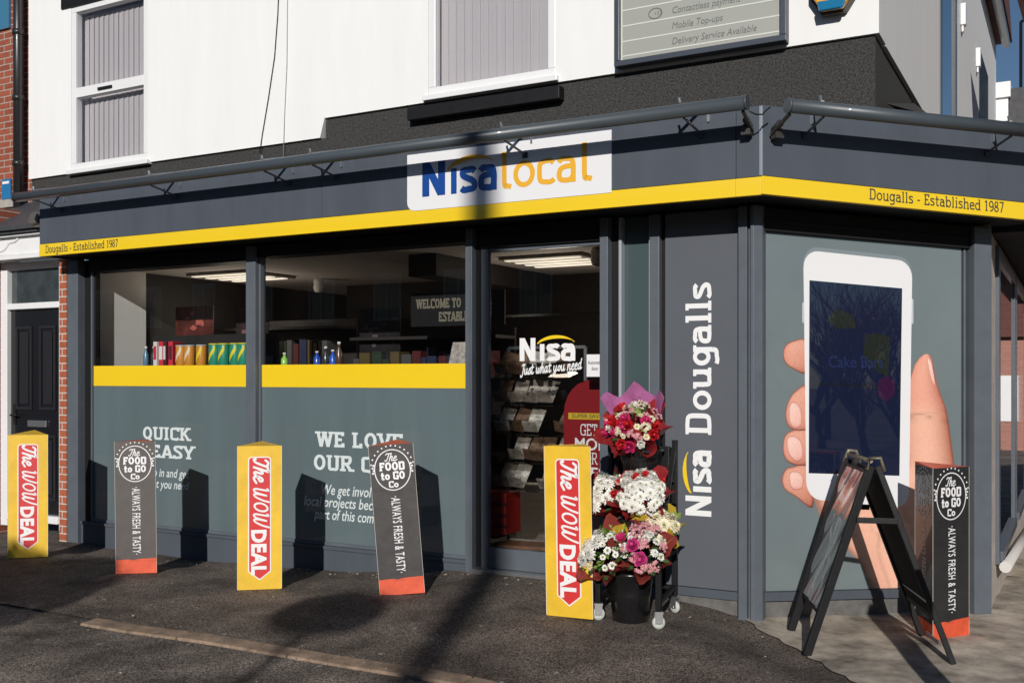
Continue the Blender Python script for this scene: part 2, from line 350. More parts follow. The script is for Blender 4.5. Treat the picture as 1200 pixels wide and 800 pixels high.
G = {
 'a': lambda h: (.62, [Ss(.08, .55, .16, .66 - h * .4, .28, XH - h, .43, .60, .48, .44, .48, .2), Ls(.48, .3, .48, 0), Ss(.48, .42, .30, .43, .14, .37, .06 + h * .5, .21, .14, .07 + h * .4, .27, h, .40, .08, .48, .18)], [(.53, 0, 1)]),
 'b': lambda h: (.68, [Ls(.14, 0, .14, 1), Es(.37, .35, .29 - h, .36 - h)], [(.08, 1, -1)]),
 'c': lambda h: (.56, [Ss(.50, .56, .42, .65 - h * .3, .33, XH - h, .14, .58, .04 + h, .35, .14, .12, .33, h, .44, .05 + h * .4, .52, .13)], []),
 'd': lambda h: (.68, [Ls(.52, 0, .52, 1), Es(.30, .35, .29 - h, .36 - h)], [(.45, 1, -1), (.58, 0, 1)]),
 'e': lambda h: (.60, [Ls(.08, .37, .56 - h, .37), Ss(.56 - h, .37, .52 - h * .5, .55, .31, XH - h, .12, .58, .03 + h, .35, .12, .12, .33, h, .46, .04 + h * .4, .55, .13)], []),
 'g': lambda h: (.66, [Es(.29, .37, .28 - h, .34 - h), Ls(.52, XH, .52, -.04), Ss(.52, -.04, .48, -.18, .30, -.29 + h, .18, -.27 + h * .5, .07, -.20)], [(.58, XH, 1)]),
 'h': lambda h: (.70, [Ls(.14, 0, .14, 1), Ss(.14, .42, .22, .60, .36, XH - h, .50, .60, .54, .40), Ls(.54, .42, .54, 0)], [(.14, 0, 0), (.08, 1, -1), (.54, 0, 0)]),
 'i': lambda h: (.36, [Ls(.18, 0, .18, XH), Ls(.18, .84, .18, 1.0)], [(.18, 0, 0), (.12, XH, -1)]),
 'ı': lambda h: (.36, [Ls(.18, 0, .18, XH)], [(.12, XH, -1)]),
 'l': lambda h: (.36, [Ls(.18, 0, .18, 1)], [(.18, 0, 0), (.12, 1, -1)]),
 'ł': lambda h: (.40, [Ls(.16, 1, .16, .2), Ss(.16, .22, .18, .08, .26, h, .36, .04)], []),
 'n': lambda h: (.70, [Ls(.14, 0, .14, XH), Ss(.14, .42, .22, .60, .36, XH - h, .50, .60, .54, .40), Ls(.54, .42, .54, 0)], [(.14, 0, 0), (.08, XH, -1), (.54, 0, 0)]),
 'o': lambda h: (.66, [Es(.33, .35, .31 - h, .36 - h)], []),
 's': lambda h: (.54, [Ss(.46, .56, .38, .66 - h * .4, .26, XH - h, .11, .62 - h * .2, .10, .48, .24, .39, .38, .32, .45, .21, .41, .08 + h * .3, .27, h, .13, .04 + h * .4, .05, .13)], []),
 't': lambda h: (.48, [Ls(.20, .92, .20, .2), Ss(.20, .22, .22, .08, .32, h, .44, .06), Ls(.03, XH - h, .44, XH - h)], []),
 'u': lambda h: (.70, [Ls(.14, XH, .14, .28), Ss(.14, .30, .17, .09, .32, h, .46, .10, .54, .26), Ls(.54, XH, .54, 0)], [(.08, XH, -1), (.48, XH, -1), (.60, 0, 1)]),
 'A': lambda h: (.74, [Ps(.36, 1, .08, 0), Ps(.38, 1, .66, 0), Ls(.18, .3, .56, .3)], [(.08, 0, 0), (.66, 0, 0)]),
 'B': lambda h: (.66, [Ls(.14, 0, .14, 1), Ss(.14, 1 - h, .38, 1 - h, .54 - h * .3, .85, .52 - h * .3, .66, .36, .53, .14, .53), Ss(.14, .53, .40, .53, .60 - h * .4, .40, .58 - h * .4, .14, .38, h, .14, h)], [(.08, 0, -1), (.08, 1, -1)]),
 'C': lambda h: (.70, [Ss(.62, .78, .54, .92, .38, 1 - h, .16, .86, .05 + h, .5, .16, .14, .38, h, .54, .07, .64, .2), Ls(.63, .70, .63, 1)], []),
 'D': lambda h: (.74, [Ls(.14, 0, .14, 1), Ss(.14, 1 - h, .36, 1 - h, .57, .86, .68 - h, .5, .57, .14, .36, h, .14, h)], [(.08, 0, -1), (.08, 1, -1)]),
 'E': lambda h: (.64, [Ls(.14, 0, .14, 1), Ls(.14, 1 - h, .56, 1 - h), Ls(.14, .5, .46, .5), Ls(.14, h, .58, h), Ls(.58 - h * .6, 0, .58 - h * .6, .28), Ls(.56 - h * .6, 1, .56 - h * .6, .74)], [(.08, 0, -1), (.08, 1, -1)]),
 'F': lambda h: (.60, [Ls(.14, 0, .14, 1), Ls(.14, 1 - h, .56, 1 - h), Ls(.14, .5, .46, .5), Ls(.56 - h * .6, 1, .56 - h * .6, .72)], [(.14, 0, 0), (.08, 1, -1)]),
 'G': lambda h: (.76, [Ss(.62, .78, .54, .92, .38, 1 - h, .16, .86, .05 + h, .5, .16, .14, .38, h, .54, .07, .62, .2), Ls(.63, .70, .63, 1), Ls(.62, .0, .62, .44), Ls(.46, .44, .74, .44)], []),
 'H': lambda h: (.76, [Ls(.14, 0, .14, 1), Ls(.62, 0, .62, 1), Ls(.14, .5, .62, .5)], [(.14, 0, 0), (.14, 1, 0), (.62, 0, 0), (.62, 1, 0)]),
 'I': lambda h: (.36, [Ls(.18, 0, .18, 1)], [(.18, 0, 0), (.18, 1, 0)]),
 'K': lambda h: (.74, [Ls(.14, 0, .14, 1), Ps(.60, 1, .18, .40), Ps(.30, .58, .64, 0)], [(.14, 0, 0), (.14, 1, 0), (.60, 1, 0), (.65, 0, 0)]),
 'L': lambda h: (.60, [Ls(.14, 0, .14, 1), Ls(.14, h, .54, h), Ls(.54 - h * .6, 0, .54 - h * .6, .30)], [(.08, 0, -1), (.14, 1, 0)]),
 'M': lambda h: (.90, [Ls(.14, 0, .14, 1), Ls(.76, 0, .76, 1), Ps(.14, 1, .44, .1), Ps(.76, 1, .46, .1)], [(.14, 0, 0), (.08, 1, -1), (.76, 0, 0), (.82, 1, 1)]),
 'N': lambda h: (.76, [Ls(.14, 0, .14, 1), Ls(.62, 0, .62, 1), Ps(.14, 1, .62, 0)], []),
 'O': lambda h: (.76, [Es(.38, .5, .35 - h, .51 - h)], []),
 'Q': lambda h: (.76, [Es(.38, .5, .35 - h, .51 - h), Ls(.40, .2, .66, -.1)], []),
 'R': lambda h: (.72, [Ls(.14, 0, .14, 1), Ss(.14, 1 - h, .40, 1 - h, .57 - h * .3, .88, .57 - h * .3, .62, .40, .48, .14, .48), Ps(.34, .48, .62, 0)], [(.14, 0, 0), (.08, 1, -1), (.64, 0, 0)]),
 'S': lambda h: (.60, [Ss(.52, .80, .43, .94 - h * .3, .29, 1 - h, .13, .92 - h * .4, .10, .72, .24, .57, .40, .46, .52 - h * .2, .30, .48, .10 + h * .3, .30, h, .15, .05 + h * .3, .06, .18), Ls(.52, .74, .52, 1), Ls(.06, 0, .06, .26)], []),
 'T': lambda h: (.66, [Ls(.33, 0, .33, 1), Ls(.04, 1 - h, .62, 1 - h), Ls(.04 + h * .6, 1, .04 + h * .6, .72), Ls(.62 - h * .6, 1, .62 - h * .6, .72)], [(.33, 0, 0)]),
 'U': lambda h: (.74, [Ls(.14, 1, .14, .3), Ss(.14, .34, .18, .10, .37, h, .56, .10, .60, .34), Ls(.60, .3, .60, 1)], [(.14, 1, 0), (.60, 1, 0)]),
 'V': lambda h: (.72, [Ps(.08, 1, .36, 0), Ps(.64, 1, .36, 0)], [(.08, 1, 0), (.64, 1, 0)]),
 'W': lambda h: (1.0, [Ps(.08, 1, .28, 0), Ps(.48, 1, .28, 0), Ps(.48, 1, .70, 0), Ps(.90, 1, .70, 0)], [(.08, 1, 0), (.48, 1, 0), (.90, 1, 0)]),
 'Y': lambda h: (.70, [Ps(.06, 1, .35, .42), Ps(.64, 1, .35, .42), Ls(.35, .46, .35, 0)], [(.06, 1, 0), (.64, 1, 0), (.35, 0, 0)]),
 '1': lambda h: (.52, [Ls(.28, 0, .28, 1), Ls(.28, 1 - h, .1, .84)], [(.28, 0, 0)]),
 '7': lambda h: (.56, [Ls(.04, 1 - h, .54, 1 - h), Ps(.50, 1, .22, 0)], []),
 '8': lambda h: (.58, [Es(.29, .74, .23 - h, .27 - h), Es(.29, .26, .27 - h, .27 - h)], []),
 '9': lambda h: (.58, [Es(.29, .68, .27 - h, .33 - h), Ss(.56 - h, .66, .52, .36, .40, .12, .16, h)], []),
 '-': lambda h: (.44, [Ls(.06, .36, .36, .36)], []),
 ' ': lambda h: (.32, [], []),
}
SC = {   # casual script
 'T': lambda h: (.56, [Ss(-.06, .80, .06, .98, .34, .93, .66, 1.02), Ss(.36, .95, .30, .5, .20, .10, .06, .0, -.02, .12)], []),
 'h': lambda h: (.52, [Ss(.0, .0, .05, .5, .12, 1.0), Ss(.02, .2, .14, .52, .28, .60, .33, .45, .30, .15, .38, .02, .54, .14)], []),
 'e': lambda h: (.46, [Ss(-.02, .14, .14, .28, .33, .42, .28, .58, .14, .56, .05, .30, .12, .05, .26, .0, .50, .16)], []),
 'W': lambda h: (1.0, [Ss(-.02, .92, .08, .98, .10, .6, .12, .15, .24, .02, .38, .2, .46, .85), Ss(.46, .85, .46, .3, .54, .04, .70, .15, .84, .6, .88, 1.02)], []),
 'O': lambda h: (.80, [Es(.36, .5, .34 - h, .50 - h)], []),
 'J': lambda h: (.50, [Ss(.10, .9, .3, 1.0, .5, .95), Ss(.36, .95, .30, .4, .22, -.10, .06, -.22, -.04, -.05)], []),
 'u': lambda h: (.56, [Ss(.02, .55, .04, .2, .14, .02, .30, .15, .38, .55), Ss(.38, .55, .36, .15, .42, .02, .56, .14)], []),
 's': lambda h: (.42, [Ss(-.04, .12, .12, .34, .24, .58, .34, .30, .28, .04, .12, .02, .06, .12), Ss(.28, .06, .36, .05, .44, .14)], []),
 't': lambda h: (.42, [Ss(.18, .9, .14, .4, .16, .05, .26, .0, .42, .14), Ls(-.02, .62, .36, .64)], []),
 'w': lambda h: (.72, [Ss(.02, .55, .04, .15, .14, .02, .26, .15, .32, .5), Ss(.32, .5, .32, .12, .42, .02, .54, .15, .58, .56, .72, .46)], []),
 'a': lambda h: (.56, [Ss(.38, .5, .24, .60, .08, .45, .04, .2, .14, .02, .28, .12, .38, .5), Ss(.38, .55, .36, .15, .42, .02, .56, .14)], []),
 'y': lambda h: (.56, [Ss(.02, .55, .04, .2, .16, .05, .30, .18, .38, .55), Ss(.38, .55, .34, .0, .24, -.28, .08, -.28, .12, -.10, .56, .14)], []),
 'o': lambda h: (.54, [Es(.24, .29, .22 - h, .31 - h), Ss(.40, .45, .48, .40, .56, .46)], []),
 'n': lambda h: (.56, [Ss(.02, .0, .04, .3, .05, .56), Ss(.03, .15, .14, .48, .28, .58, .34, .42, .32, .12, .40, .02, .56, .14)], []),
 'd': lambda h: (.56, [Ss(.38, .5, .24, .60, .08, .45, .04, .2, .14, .02, .28, .12, .38, .5), Ss(.44, 1.0, .38, .5, .36, .15, .42, .02, .56, .14)], []),
 ' ': lambda h: (.36, [], []),
}
def put_strip(mb, pts, hw, closed, z, tf, rnd_cap=False, flat=False):
    n = len(pts); P = [Vector(p) for p in pts]; A = []; B = []
    if flat:                                    # ends cut level with the line of writing
        d = P[1] - P[0]; hx = hw * d.length / max(abs(d.y), 1e-4)
        for p in P: A.append(p + Vector((hx, 0))); B.append(p - Vector((hx, 0)))
    else:
        if rnd_cap and not closed:
            d0 = (P[0] - P[1]).normalized(); d1 = (P[-1] - P[-2]).normalized()
            P = [P[0] + d0 * hw * .95, P[0] + d0 * hw * .6] + P + [P[-1] + d1 * hw * .6, P[-1] + d1 * hw * .95]; n = len(P)
        for i in range(n):
            if closed: a, b = P[i - 1], P[(i + 1) % n]
            else: a, b = P[max(i - 1, 0)], P[min(i + 1, n - 1)]
            t = (b - a)
            if t.length < 1e-7: t = Vector((1, 0))
            t.normalize(); nn = Vector((-t.y, t.x)); k = hw
            if rnd_cap and not closed:
                if i in (0, n - 1): k = hw * .35
                elif i in (1, n - 2): k = hw * .8
            elif 0 < i < n - 1 and not closed:
                d = (P[i] - P[i - 1]).normalized(); c = max(.5, abs(nn.dot(Vector((-d.y, d.x))))); k = hw / c
            A.append(P[i] + nn * k); B.append(P[i] - nn * k)
    va = [mb.v(tf(p.x, p.y, z)) for p in A]; vb = [mb.v(tf(p.x, p.y, z)) for p in B]
    m = len(va)
    for i in range(m if closed else m - 1):
        j = (i + 1) % m; mb.f([va[i], vb[i], vb[j], va[j]])
LIFT = .00010
def write(mb, text, x, y, size, w=.13, serif=0, sx=1.0, shear=0, track=0, align='L', z=0, font=G, cap=False, rot=0, slab=None, fit=None):
    """Stroke lettering in the builder's own plane; rot turns the line of writing about (x, y)."""
    h = w / 2; wd = 0
    for c in text: wd += (font[c](h)[0] + track) * sx
    if fit: k = fit / (wd * size); sx *= k; wd *= k
    x0 = {'L': 0, 'C': -wd / 2, 'R': -wd}[align]
    cr, sr = math.cos(rot), math.sin(rot)
    for c in text:
        adv, st, sf = font[c](h)
        def tf(px, py, pz, x0=x0):
            a = (x0 + px * sx + py * shear) * size; b = py * size
            return (x + a * cr - b * sr, y + a * sr + b * cr, pz)
        i = 0
        for kind, pts in st:
            hw = h
            put_strip(mb, [(p[0], p[1]) for p in pts], hw, kind == 'C', z + LIFT * (i + 1), tf, cap, kind == 'P'); i += 1
        if serif:
            t = slab or h * .8
            for (sx_, sy_, side) in sf:
                yy = t if sy_ == 0 else sy_ - t
                l0 = sx_ - h - serif if side <= 0 else sx_ - h; l1 = sx_ + h + serif if side >= 0 else sx_ + h
                if side < 0: l0, l1 = sx_ - serif, sx_ + .06
                if side > 0: l0, l1 = sx_ - .06, sx_ + serif
                put_strip(mb, [(l0, yy), (l1, yy)], t, False, z + LIFT * (i + 1), tf); i += 1
        x0 += (adv + track) * sx
    return wd * size

def sans(mb, text, x, y, size, bold=0, sx=1.0, shear=0, align='L', z=0, rot=0, space=1.0, fit=None):
    """Lettering in Blender's own built-in sans, tessellated into the builder."""
    cu = bpy.data.curves.new('t', 'FONT'); cu.body = text; cu.size = 1.37; cu.offset = bold; cu.shear = shear; cu.space_character = space
    cu.resolution_u = 3; cu.align_x = {'L': 'LEFT', 'C': 'CENTER', 'R': 'RIGHT'}[align]
    ob = bpy.data.objects.new('t', cu); COL.objects.link(ob)
    dg = bpy.context.evaluated_depsgraph_get(); me = bpy.data.meshes.new_from_object(ob.evaluated_get(dg))
    if fit: sx = fit / (size * (max(v.co.x for v in me.vertices) - min(v.co.x for v in me.vertices)))
    cr, sr = math.cos(rot), math.sin(rot); vv = []
    for v in me.vertices:
        a, b = v.co.x * sx * size, v.co.y * size
        vv.append(mb.v((x + a * cr - b * sr, y + a * sr + b * cr, z)))
    for p in me.polygons: mb.f([vv[i] for i in p.vertices])
    bpy.data.objects.remove(ob); bpy.data.curves.remove(cu); bpy.data.meshes.remove(me)

def banana(cx0, cy0, cx1, cy1, thick, sag, n=14):       # the yellow swoosh
    up, dn = [], []
    for i in range(n + 1):
        t = i / n; x = cx0 + (cx1 - cx0) * t; y = cy0 + (cy1 - cy0) * t + sag * (1 - (2 * t - 1) ** 2) ** .75
        th = thick * (math.sin(math.pi * min(1, .12 + t * .9))) ** .8 if t < .95 else thick * .25
        up.append((x, y + th * .5)); dn.append((x, y - th * .5))
    return up + dn[::-1]

def rrect(x0, x1, y0, y1, r, n=5, which=(1, 1, 1, 1)):   # rounded rectangle: bl, br, tr, tl
    out = []
    for (cx, cy, a, k) in ((x0, y0, 180, 0), (x1, y0, 270, 1), (x1, y1, 0, 2), (x0, y1, 90, 3)):
        if not which[k]: out.append((cx, cy)); continue
        ox = cx + (r if k in (0, 3) else -r); oy = cy + (r if k in (0, 1) else -r)
        for i in range(n + 1):
            t = R(a + 90 * i / n); out.append((ox + r * math.cos(t), oy + r * math.sin(t)))
    return out

# ================================================================ SETTING
ASPH = asphalt('tarmac_footway', (.026, .022, .0185), (.33, .27, .228), 165, patch=(1.3, .40))
ASPH2 = asphalt('old_tarmac', (.045, .038, .032), (.33, .28, .24), 140, patch=(1.45, .36))
CONC = mat('worn_concrete', (.50, .435, .35), .85, var=.75, vscale=3.2, bump=.4, bscale=150, detail=10)
KERB = mat('kerb_stone', (.28, .20, .14), .8, var=.55, vscale=9, bump=.3, bscale=90)

def sheet(name, xs, ys, dz, m, zf=None, M=None):
    mb = MB(M or SHOP)
    g = [[mb.v((x, y, (zf or gz)(x, y) + dz)) for x in xs] for y in ys]
    for j in range(len(ys) - 1):
        for i in range(len(xs) - 1): mb.f([g[j][i], g[j][i + 1], g[j + 1][i + 1], g[j + 1][i]], True)
    o = mb.build(name, m); tag(o, kind='structure'); return o
def span(a, b, st): n = max(1, round((b - a) / st)); return [a + (b - a) * i / n for i in range(n + 1)]
KY = -2.17
far = [-120, -70, -40, -25]
sheet('ground', far + span(-16, 9, .4) + [14, 25, 45, 80, 140], [-140, -80, -45, -25] + span(-14, KY - .145, .35) + [KY + .05] + span(KY + .4, 16, .8) + [25, 45, 80, 140], -.012, ASPH2,
      lambda x, y: gz(max(-14, min(8, x)), max(-9, min(12, y))) - (.10 if y > KY + .2 else 0))
sheet('pavement', span(-16, 9, .18), span(KY, 1.2, .13) + span(1.5, 13, .5), 0, ASPH, lambda x, y: gz(max(-14, min(8, x)), min(12, y)))
mb = MB(SHOP); xk = -3.92
while xk < 7:
    L_ = rnd.choice((.62, .9, .9, 1.2)); n = 4
    for i in range(n):
        a, b = xk + L_ * i / n, xk + L_ * (i + 1) / n - (.012 if i == n - 1 else 0)
        za, zb = gz(a, KY) + .012, gz(b, KY) + .012
        pts = [(a, KY - .135, za - .008), (b, KY - .135, zb - .008), (b, KY - .0, zb), (a, KY - .0, za)]
        top = [mb.v(p) for p in pts]; bot = [mb.v((p[0], p[1], p[2] - .12)) for p in pts]
        mb.f(top); mb.f([bot[0], bot[1], top[1], top[0]]); mb.f([bot[1], bot[2], top[2], top[1]]); mb.f([bot[3], bot[0], top[0], top[3]]); mb.f([bot[2], bot[3], top[3], top[2]])
    xk += L_
tag(mb.build('kerb', KERB, bevel=.008), kind='structure')
# concrete apron before the angled front (world metres)
edge = [(3.0, 2.25), (4.5, 2.08), (5.1, 2.04), (5.4, 1.99), (5.83, 1.87), (6.2, 1.80), (6.43, 1.77), (6.85, 1.63), (7.05, 1.60), (8.0, 1.6), (14, 1.6)]
def eb(Y):
    for (a, xa), (b, xb) in zip(edge, edge[1:]):
        if a <= Y <= b: return xa + (xb - xa) * (Y - a) / (b - a) + .018 * math.sin(Y * 23) + .012 * math.sin(Y * 57)
    return 1.6
mb = MB(); rows = []
for Y in span(3.0, 8.6, .1) + [9.2, 10, 11, 12, 13.5]:
    x0 = eb(Y); rows.append([mb.v((x0 + (7 - x0) * (i / 30), Y, gw(x0 + (7 - x0) * (i / 30), Y) + .012)) for i in range(31)])
for a, b in zip(rows, rows[1:]):
    for i in range(30): mb.f([a[i], a[i + 1], b[i + 1], b[i]], True)
tag(mb.build('concrete_apron', CONC), kind='structure')

LITM = mat('dry_litter', (.42, .37, .29), .8, var=.5, vscale=30)
mb = MB(SHOP)
for k in range(240):
    x, y = rnd.uniform(-8, 2.2), rnd.choice((rnd.uniform(-4.2, -.1), rnd.uniform(-2.45, -2.0), rnd.uniform(-.35, -.06))); 
    if k % 3 == 0: y = rnd.uniform(-.22, -.05); x = rnd.uniform(-6.8, -.1)
    g = gz(x, y) + .006; s_ = rnd.uniform(.005, .017); a = rnd.uniform(0, 6.28)
    pts = [(x + s_ * rnd.uniform(.5, 1.2) * math.cos(a + q * 1.25), y + s_ * rnd.uniform(.4, 1) * math.sin(a + q * 1.25), g + rnd.uniform(0, .008)) for q in range(5)]; c = mb.v((x, y, g + .006)); vs_ = [mb.v(p) for p in pts]
    for q in range(5): mb.f([vs_[q], vs_[(q + 1) % 5], c])
tag(mb.build('litter', LITM), kind='stuff')

# ================================================================ THE SHOP
shop = thing('corner_shop', 'corner convenience shop with dark slate fascia, yellow stripe and white rendered upper storey', 'shop', SHOP)
UY, UX = .70, .703
def part(mb, name, m, bevel=0, parent=None): return mb.build(name, m, parent or shop, bevel)

# upper storey: wall with openings made of slabs
mb = MB()
WIN = [(-7.87, -6.66, 3.88, 5.70), (-3.12, -1.86, 4.085, 5.85)]
xs = [-8.60, -7.80, -6.70, -4.30, -3.10, -1.88, UX]
def wallpiece(x0, x1, z0, z1): mb.box(x0, x1, UY, UY + .30, z0, z1)
TOP = 7.4
wallpiece(-8.60, -7.87, 3.85, TOP); wallpiece(-7.87, -6.66, 3.85, 3.88); wallpiece(-7.87, -6.66, 5.70, TOP); wallpiece(-6.66, -4.345, 3.85, TOP)
mb.M = face(UY + .30); mb.prism([(-4.345, 3.85), (-4.29, 4.03), (-4.29, TOP), (-4.345, TOP)], 0, .30); mb.M = ID
wallpiece(-4.29, -3.12, 4.03, TOP); wallpiece(-3.12, -1.86, 4.03, 4.085); wallpiece(-3.12, -1.86, 5.85, TOP); wallpiece(-1.86, UX, 4.03, TOP)
# side return, running up the side street
SY = [(UY + .30, 4.40, 4.02), (6.05, 9.3, 4.02), (11.0, 12.9, 4.02)]
for a, b, z in SY: mb.box(UX - .30, UX, a, b, z, TOP)
mb.box(UX - .30, UX, 9.3, 11.0, 4.02, 5.2); mb.box(UX - .30, UX, 9.3, 11.0, 6.35, TOP); mb.box(UX - .30, UX, 4.40, 6.05, 6.6, TOP)
part(mb, 'upper_wall', RENDER)
mb = MB()   # stained band of felt under the render, set 30 mm back
mb.box(-8.58, -4.3, UY + .03, UY + .28, 3.2, 3.848); mb.box(-4.3, UX - .03, UY + .03, UY + .28, 3.2, 4.028)
mb.box(UX - .28, UX - .03, UY + .28, 2.55, 3.2, 4.018); mb.box(UX - .28, UX - .03, 2.55, 12.8, 3.2, 3.66)
mb.M = face(UY + .03) ; mb.M = ID
# flat roof over the shop floor
mb.M = ID
roof = [(-7.0, -.33), (.13, -.33), (1.62, 1.16), (1.62, 12.8), (UX - .28, 12.8), (UX - .28, .95), (-7.0, .95)]
a = [mb.v((x, y, 3.30 + .05 * max(0, y))) for x, y in roof]; b_ = [mb.v((x, y, 3.2)) for x, y in roof]
mb.f(a); mb.f(b_[::-1])
for i in range(len(roof)): mb.f([b_[i], b_[(i + 1) % 7], a[(i + 1) % 7], a[i]])
part(mb, 'felt_roof', FELT)
mb = MB()   # sloping felt side of the roof over the angled front
mb.poly([(UX, 1.0, 3.6), (UX, 2.5, 3.95), (1.5, 3.4, 3.3), (1.5, 1.2, 3.3)])
mb.poly([(UX, 2.5, 3.95), (UX, 4.4, 3.72), (1.5, 4.6, 3.3), (1.5, 3.4, 3.3)])
part(mb, 'felt_slope', FELT)
mb = MB()   # dark projecting lintel board under the right-hand upper window
mb.box(-3.30, -1.79, UY - .07, UY + .03, 3.875, 3.985)
part(mb, 'lintel_board', BLACK, .004)

# upper windows
BLIND = mat('blind_slats', (.76, .69, .68), .7, var=.06, vscale=3, stretch=(12, 12, .1))
def upper_window(x0, x1, z0, z1, transom):
    mb = MB(); y0 = UY + .006; y1 = UY + .09; w = .072
    mb.box(x0, x1, y0, y1, z0, z0 + w); mb.box(x0, x1, y0, y1, z1 - w, z1)
    mb.box(x0, x0 + w, y0, y1, z0 + w, z1 - w); mb.box(x1 - w, x1, y0, y1, z0 + w, z1 - w)
    if transom: mb.box(x0 + w, x1 - w, y0 + .003, y1, transom - .055, transom + .055)
    o = part(mb, 'upper_window', WHITE_P, .006)
    mb = MB(); mb.poly([(x0 + w, y0 + .028, z0 + w), (x1 - w, y0 + .028, z0 + w), (x1 - w, y0 + .028, z1 - w), (x0 + w, y0 + .028, z1 - w)])
    part(mb, 'glass', GLASS_U, parent=o)
    mb = MB(); n = int((x1 - x0) / .085); xx = x0 + .04
    for i in range(n):
        a = rnd.uniform(.0, .18); xa = xx + (x1 - x0 - .1) * i / n
        for za, zb in (((z0 + .02, transom - .02), (transom + .06, z1 - .05)) if transom else ((z0 + .02, z1 - .02),)):
            mb.poly([(xa, y1 + .055, za), (xa + .092, y1 + .055 - .012 - .02 * a, za), (xa + .092, y1 + .055 - .012 - .02 * a, zb - .03), (xa, y1 + .055, zb - .03)])
    mb.box(x0 + .03, x1 - .03, y1 + .16, y1 + .2, z0, z1)
    part(mb, 'blind', BLIND, parent=o)
    mb = MB(); mb.box(x0 - .035, x1 + .035, UY - .045, UY + .10, z0 - .05, z0 - .003)
    part(mb, 'sill', WHITE_P, .006, o)
    if transom:
        mb = MB(); mb.box((x0 + x1) / 2 - .17, (x0 + x1) / 2 + .05, y0 - .012, y0 + .002, transom - .022, transom + .008); part(mb, 'trickle_vent', BLACK, 0, o)
upper_window(*WIN[0], 4.735)
upper_window(*WIN[1], None)
mb = MB(); mb.box(-8.02, -6.60, UY - .02, UY + .05, 5.69, 5.85); part(mb, 'window_hood', BLACK, .005)
# window in the side return
mb = MB()
mb.box(UX - .12, UX + .012, 4.402, 4.55, 4.02, 6.598); mb.box(UX - .12, UX + .012, 5.86, 6.048, 4.02, 6.598)
o = part(mb, 'side_window', FRAME, .006)
mb = MB(); mb.poly([(UX - .012, 4.55, 4.02), (UX - .012, 5.86, 4.02), (UX - .012, 5.86, 6.6), (UX - .012, 4.55, 6.6)]); part(mb, 'glass', mat('mirror_pane', (.02, .05, .09), .03, spec=1, coat=1), parent=o)
mb = MB(); mb.box(UX - .2, UX + .004, 9.302, 10.998, 5.202, 6.348); o = part(mb, 'side_window', BLACK)
mb = MB(); mb.box(UX + .001, UX + .05, 9.2, 11.1, 5.10, 5.197); part(mb, 'sill', WHITE_P, .005, o)
mb = MB(); mb.tube([(UX + .16, .6, 7.38), (UX + .16, 12.9, 7.38)], .07, 10); part(mb, 'gutter', WHITE_P)
mb = MB()
mb.poly([(-8.7, UY - .2, 7.42), (UX + .25, UY - .2, 7.42), (UX + .25, 13.0, 7.42), (-8.7, 13.0, 7.42)]); mb.poly([(-8.7, UY - .2, 7.42), (UX + .25, UY - .2, 7.42), (UX + .25, 6.9, 10.5), (-8.7, 6.9, 10.5)])
mb.poly([(-8.7, 13, 7.42), (UX + .25, 13, 7.42), (UX + .25, 6.9, 10.5), (-8.7, 6.9, 10.5)]); mb.poly([(UX + .25, UY - .2, 7.42), (UX + .25, 13, 7.42), (UX + .25, 6.9, 10.5)])
part(mb, 'roof', mat('roof_tile', (.16, .06, .045), .8, var=.4, vscale=8, bump=.4, bscale=30))
for yy, zz in ((6.55, 5.98), (8.72, 6.05)):
    mb = MB(); mb.box(UX + .002, UX + .06, yy, yy + .12, zz - .14, zz + .12); mb.box(UX + .01, UX + .035, yy + .02, yy + .1, zz - .22, zz - .143); part(mb, 'vent_box', WHITE_P, .006)
# lower rear block of the same building
mb = MB(); mb.box(UX - 3, UX + .19, 12.92, 15.5, -1.2, 6.45); part(mb, 'rear_block', RENDER)
mb = MB(); mb.box(UX - 3, UX + .23, 12.86, 15.6, 6.453, 6.72); part(mb, 'rear_parapet', WHITE_P)
mb = MB(); mb.box(UX + .20, UX + .52, 13.0, 16, 3.0, 6.62); part(mb, 'rear_roof', mat('slate_tile', (.05, .05, .055), .6, var=.4, vscale=9))

# ---- fascia: straight run, mitre, angled run
FD, FB, FT = .36, 2.765, 3.34
mc = FD * math.tan(R(22.5))
mb = MB()
mb.box(-6.97, mc, -FD, -FD + .04, FB + .118, FT); mb.box(-6.97, mc, -FD, -FD + .04, FB, FB + .115)
mb.bm.free(); mb = MB()
def fascia_run(M, x0, x1, z0, z1, y, t=.04):
    mb.M = M; mb.box(x0, x1, y, y + t, z0, z1)
fascia_run(ID, -6.97, -3.458, FB + .12, FT, -FD); fascia_run(ID, -3.454, -.02, FB + .12, FT, -FD); fascia_run(ID, -.016, mc - .004, FB + .12, FT, -FD)
fascia_run(RM, -mc + .004, 2.1, FB + .12, FT, -FD)
mb.M = ID; mb.box(-6.97, -6.93, -FD + .043, .0, FB, FT)
fas = part(mb, 'fascia', SLATE, .003)
mb = MB(); mb.box(-6.972, -.02, -FD - .004, -FD + .036, FB, FB + .117); mb.box(-.0185, mc - .001, -FD - .004, -FD + .036, FB, FB + .117)
mb.M = RM; mb.box(-mc + .001, 2.1, -FD - .004, -FD + .036, FB, FB + .117)
part(mb, 'yellow_stripe', YELLOW, .002, fas)
mb = MB(); 
cv = [Vector((mc, -FD, 0))]
mb.box(mc - .012, mc + .010, -FD - .010, -FD + .02, FB + .122, FT - .004)
part(mb, 'corner_strip', mat('pale_trim', (.22, .26, .31), .4, coat=.3), .003, fas)
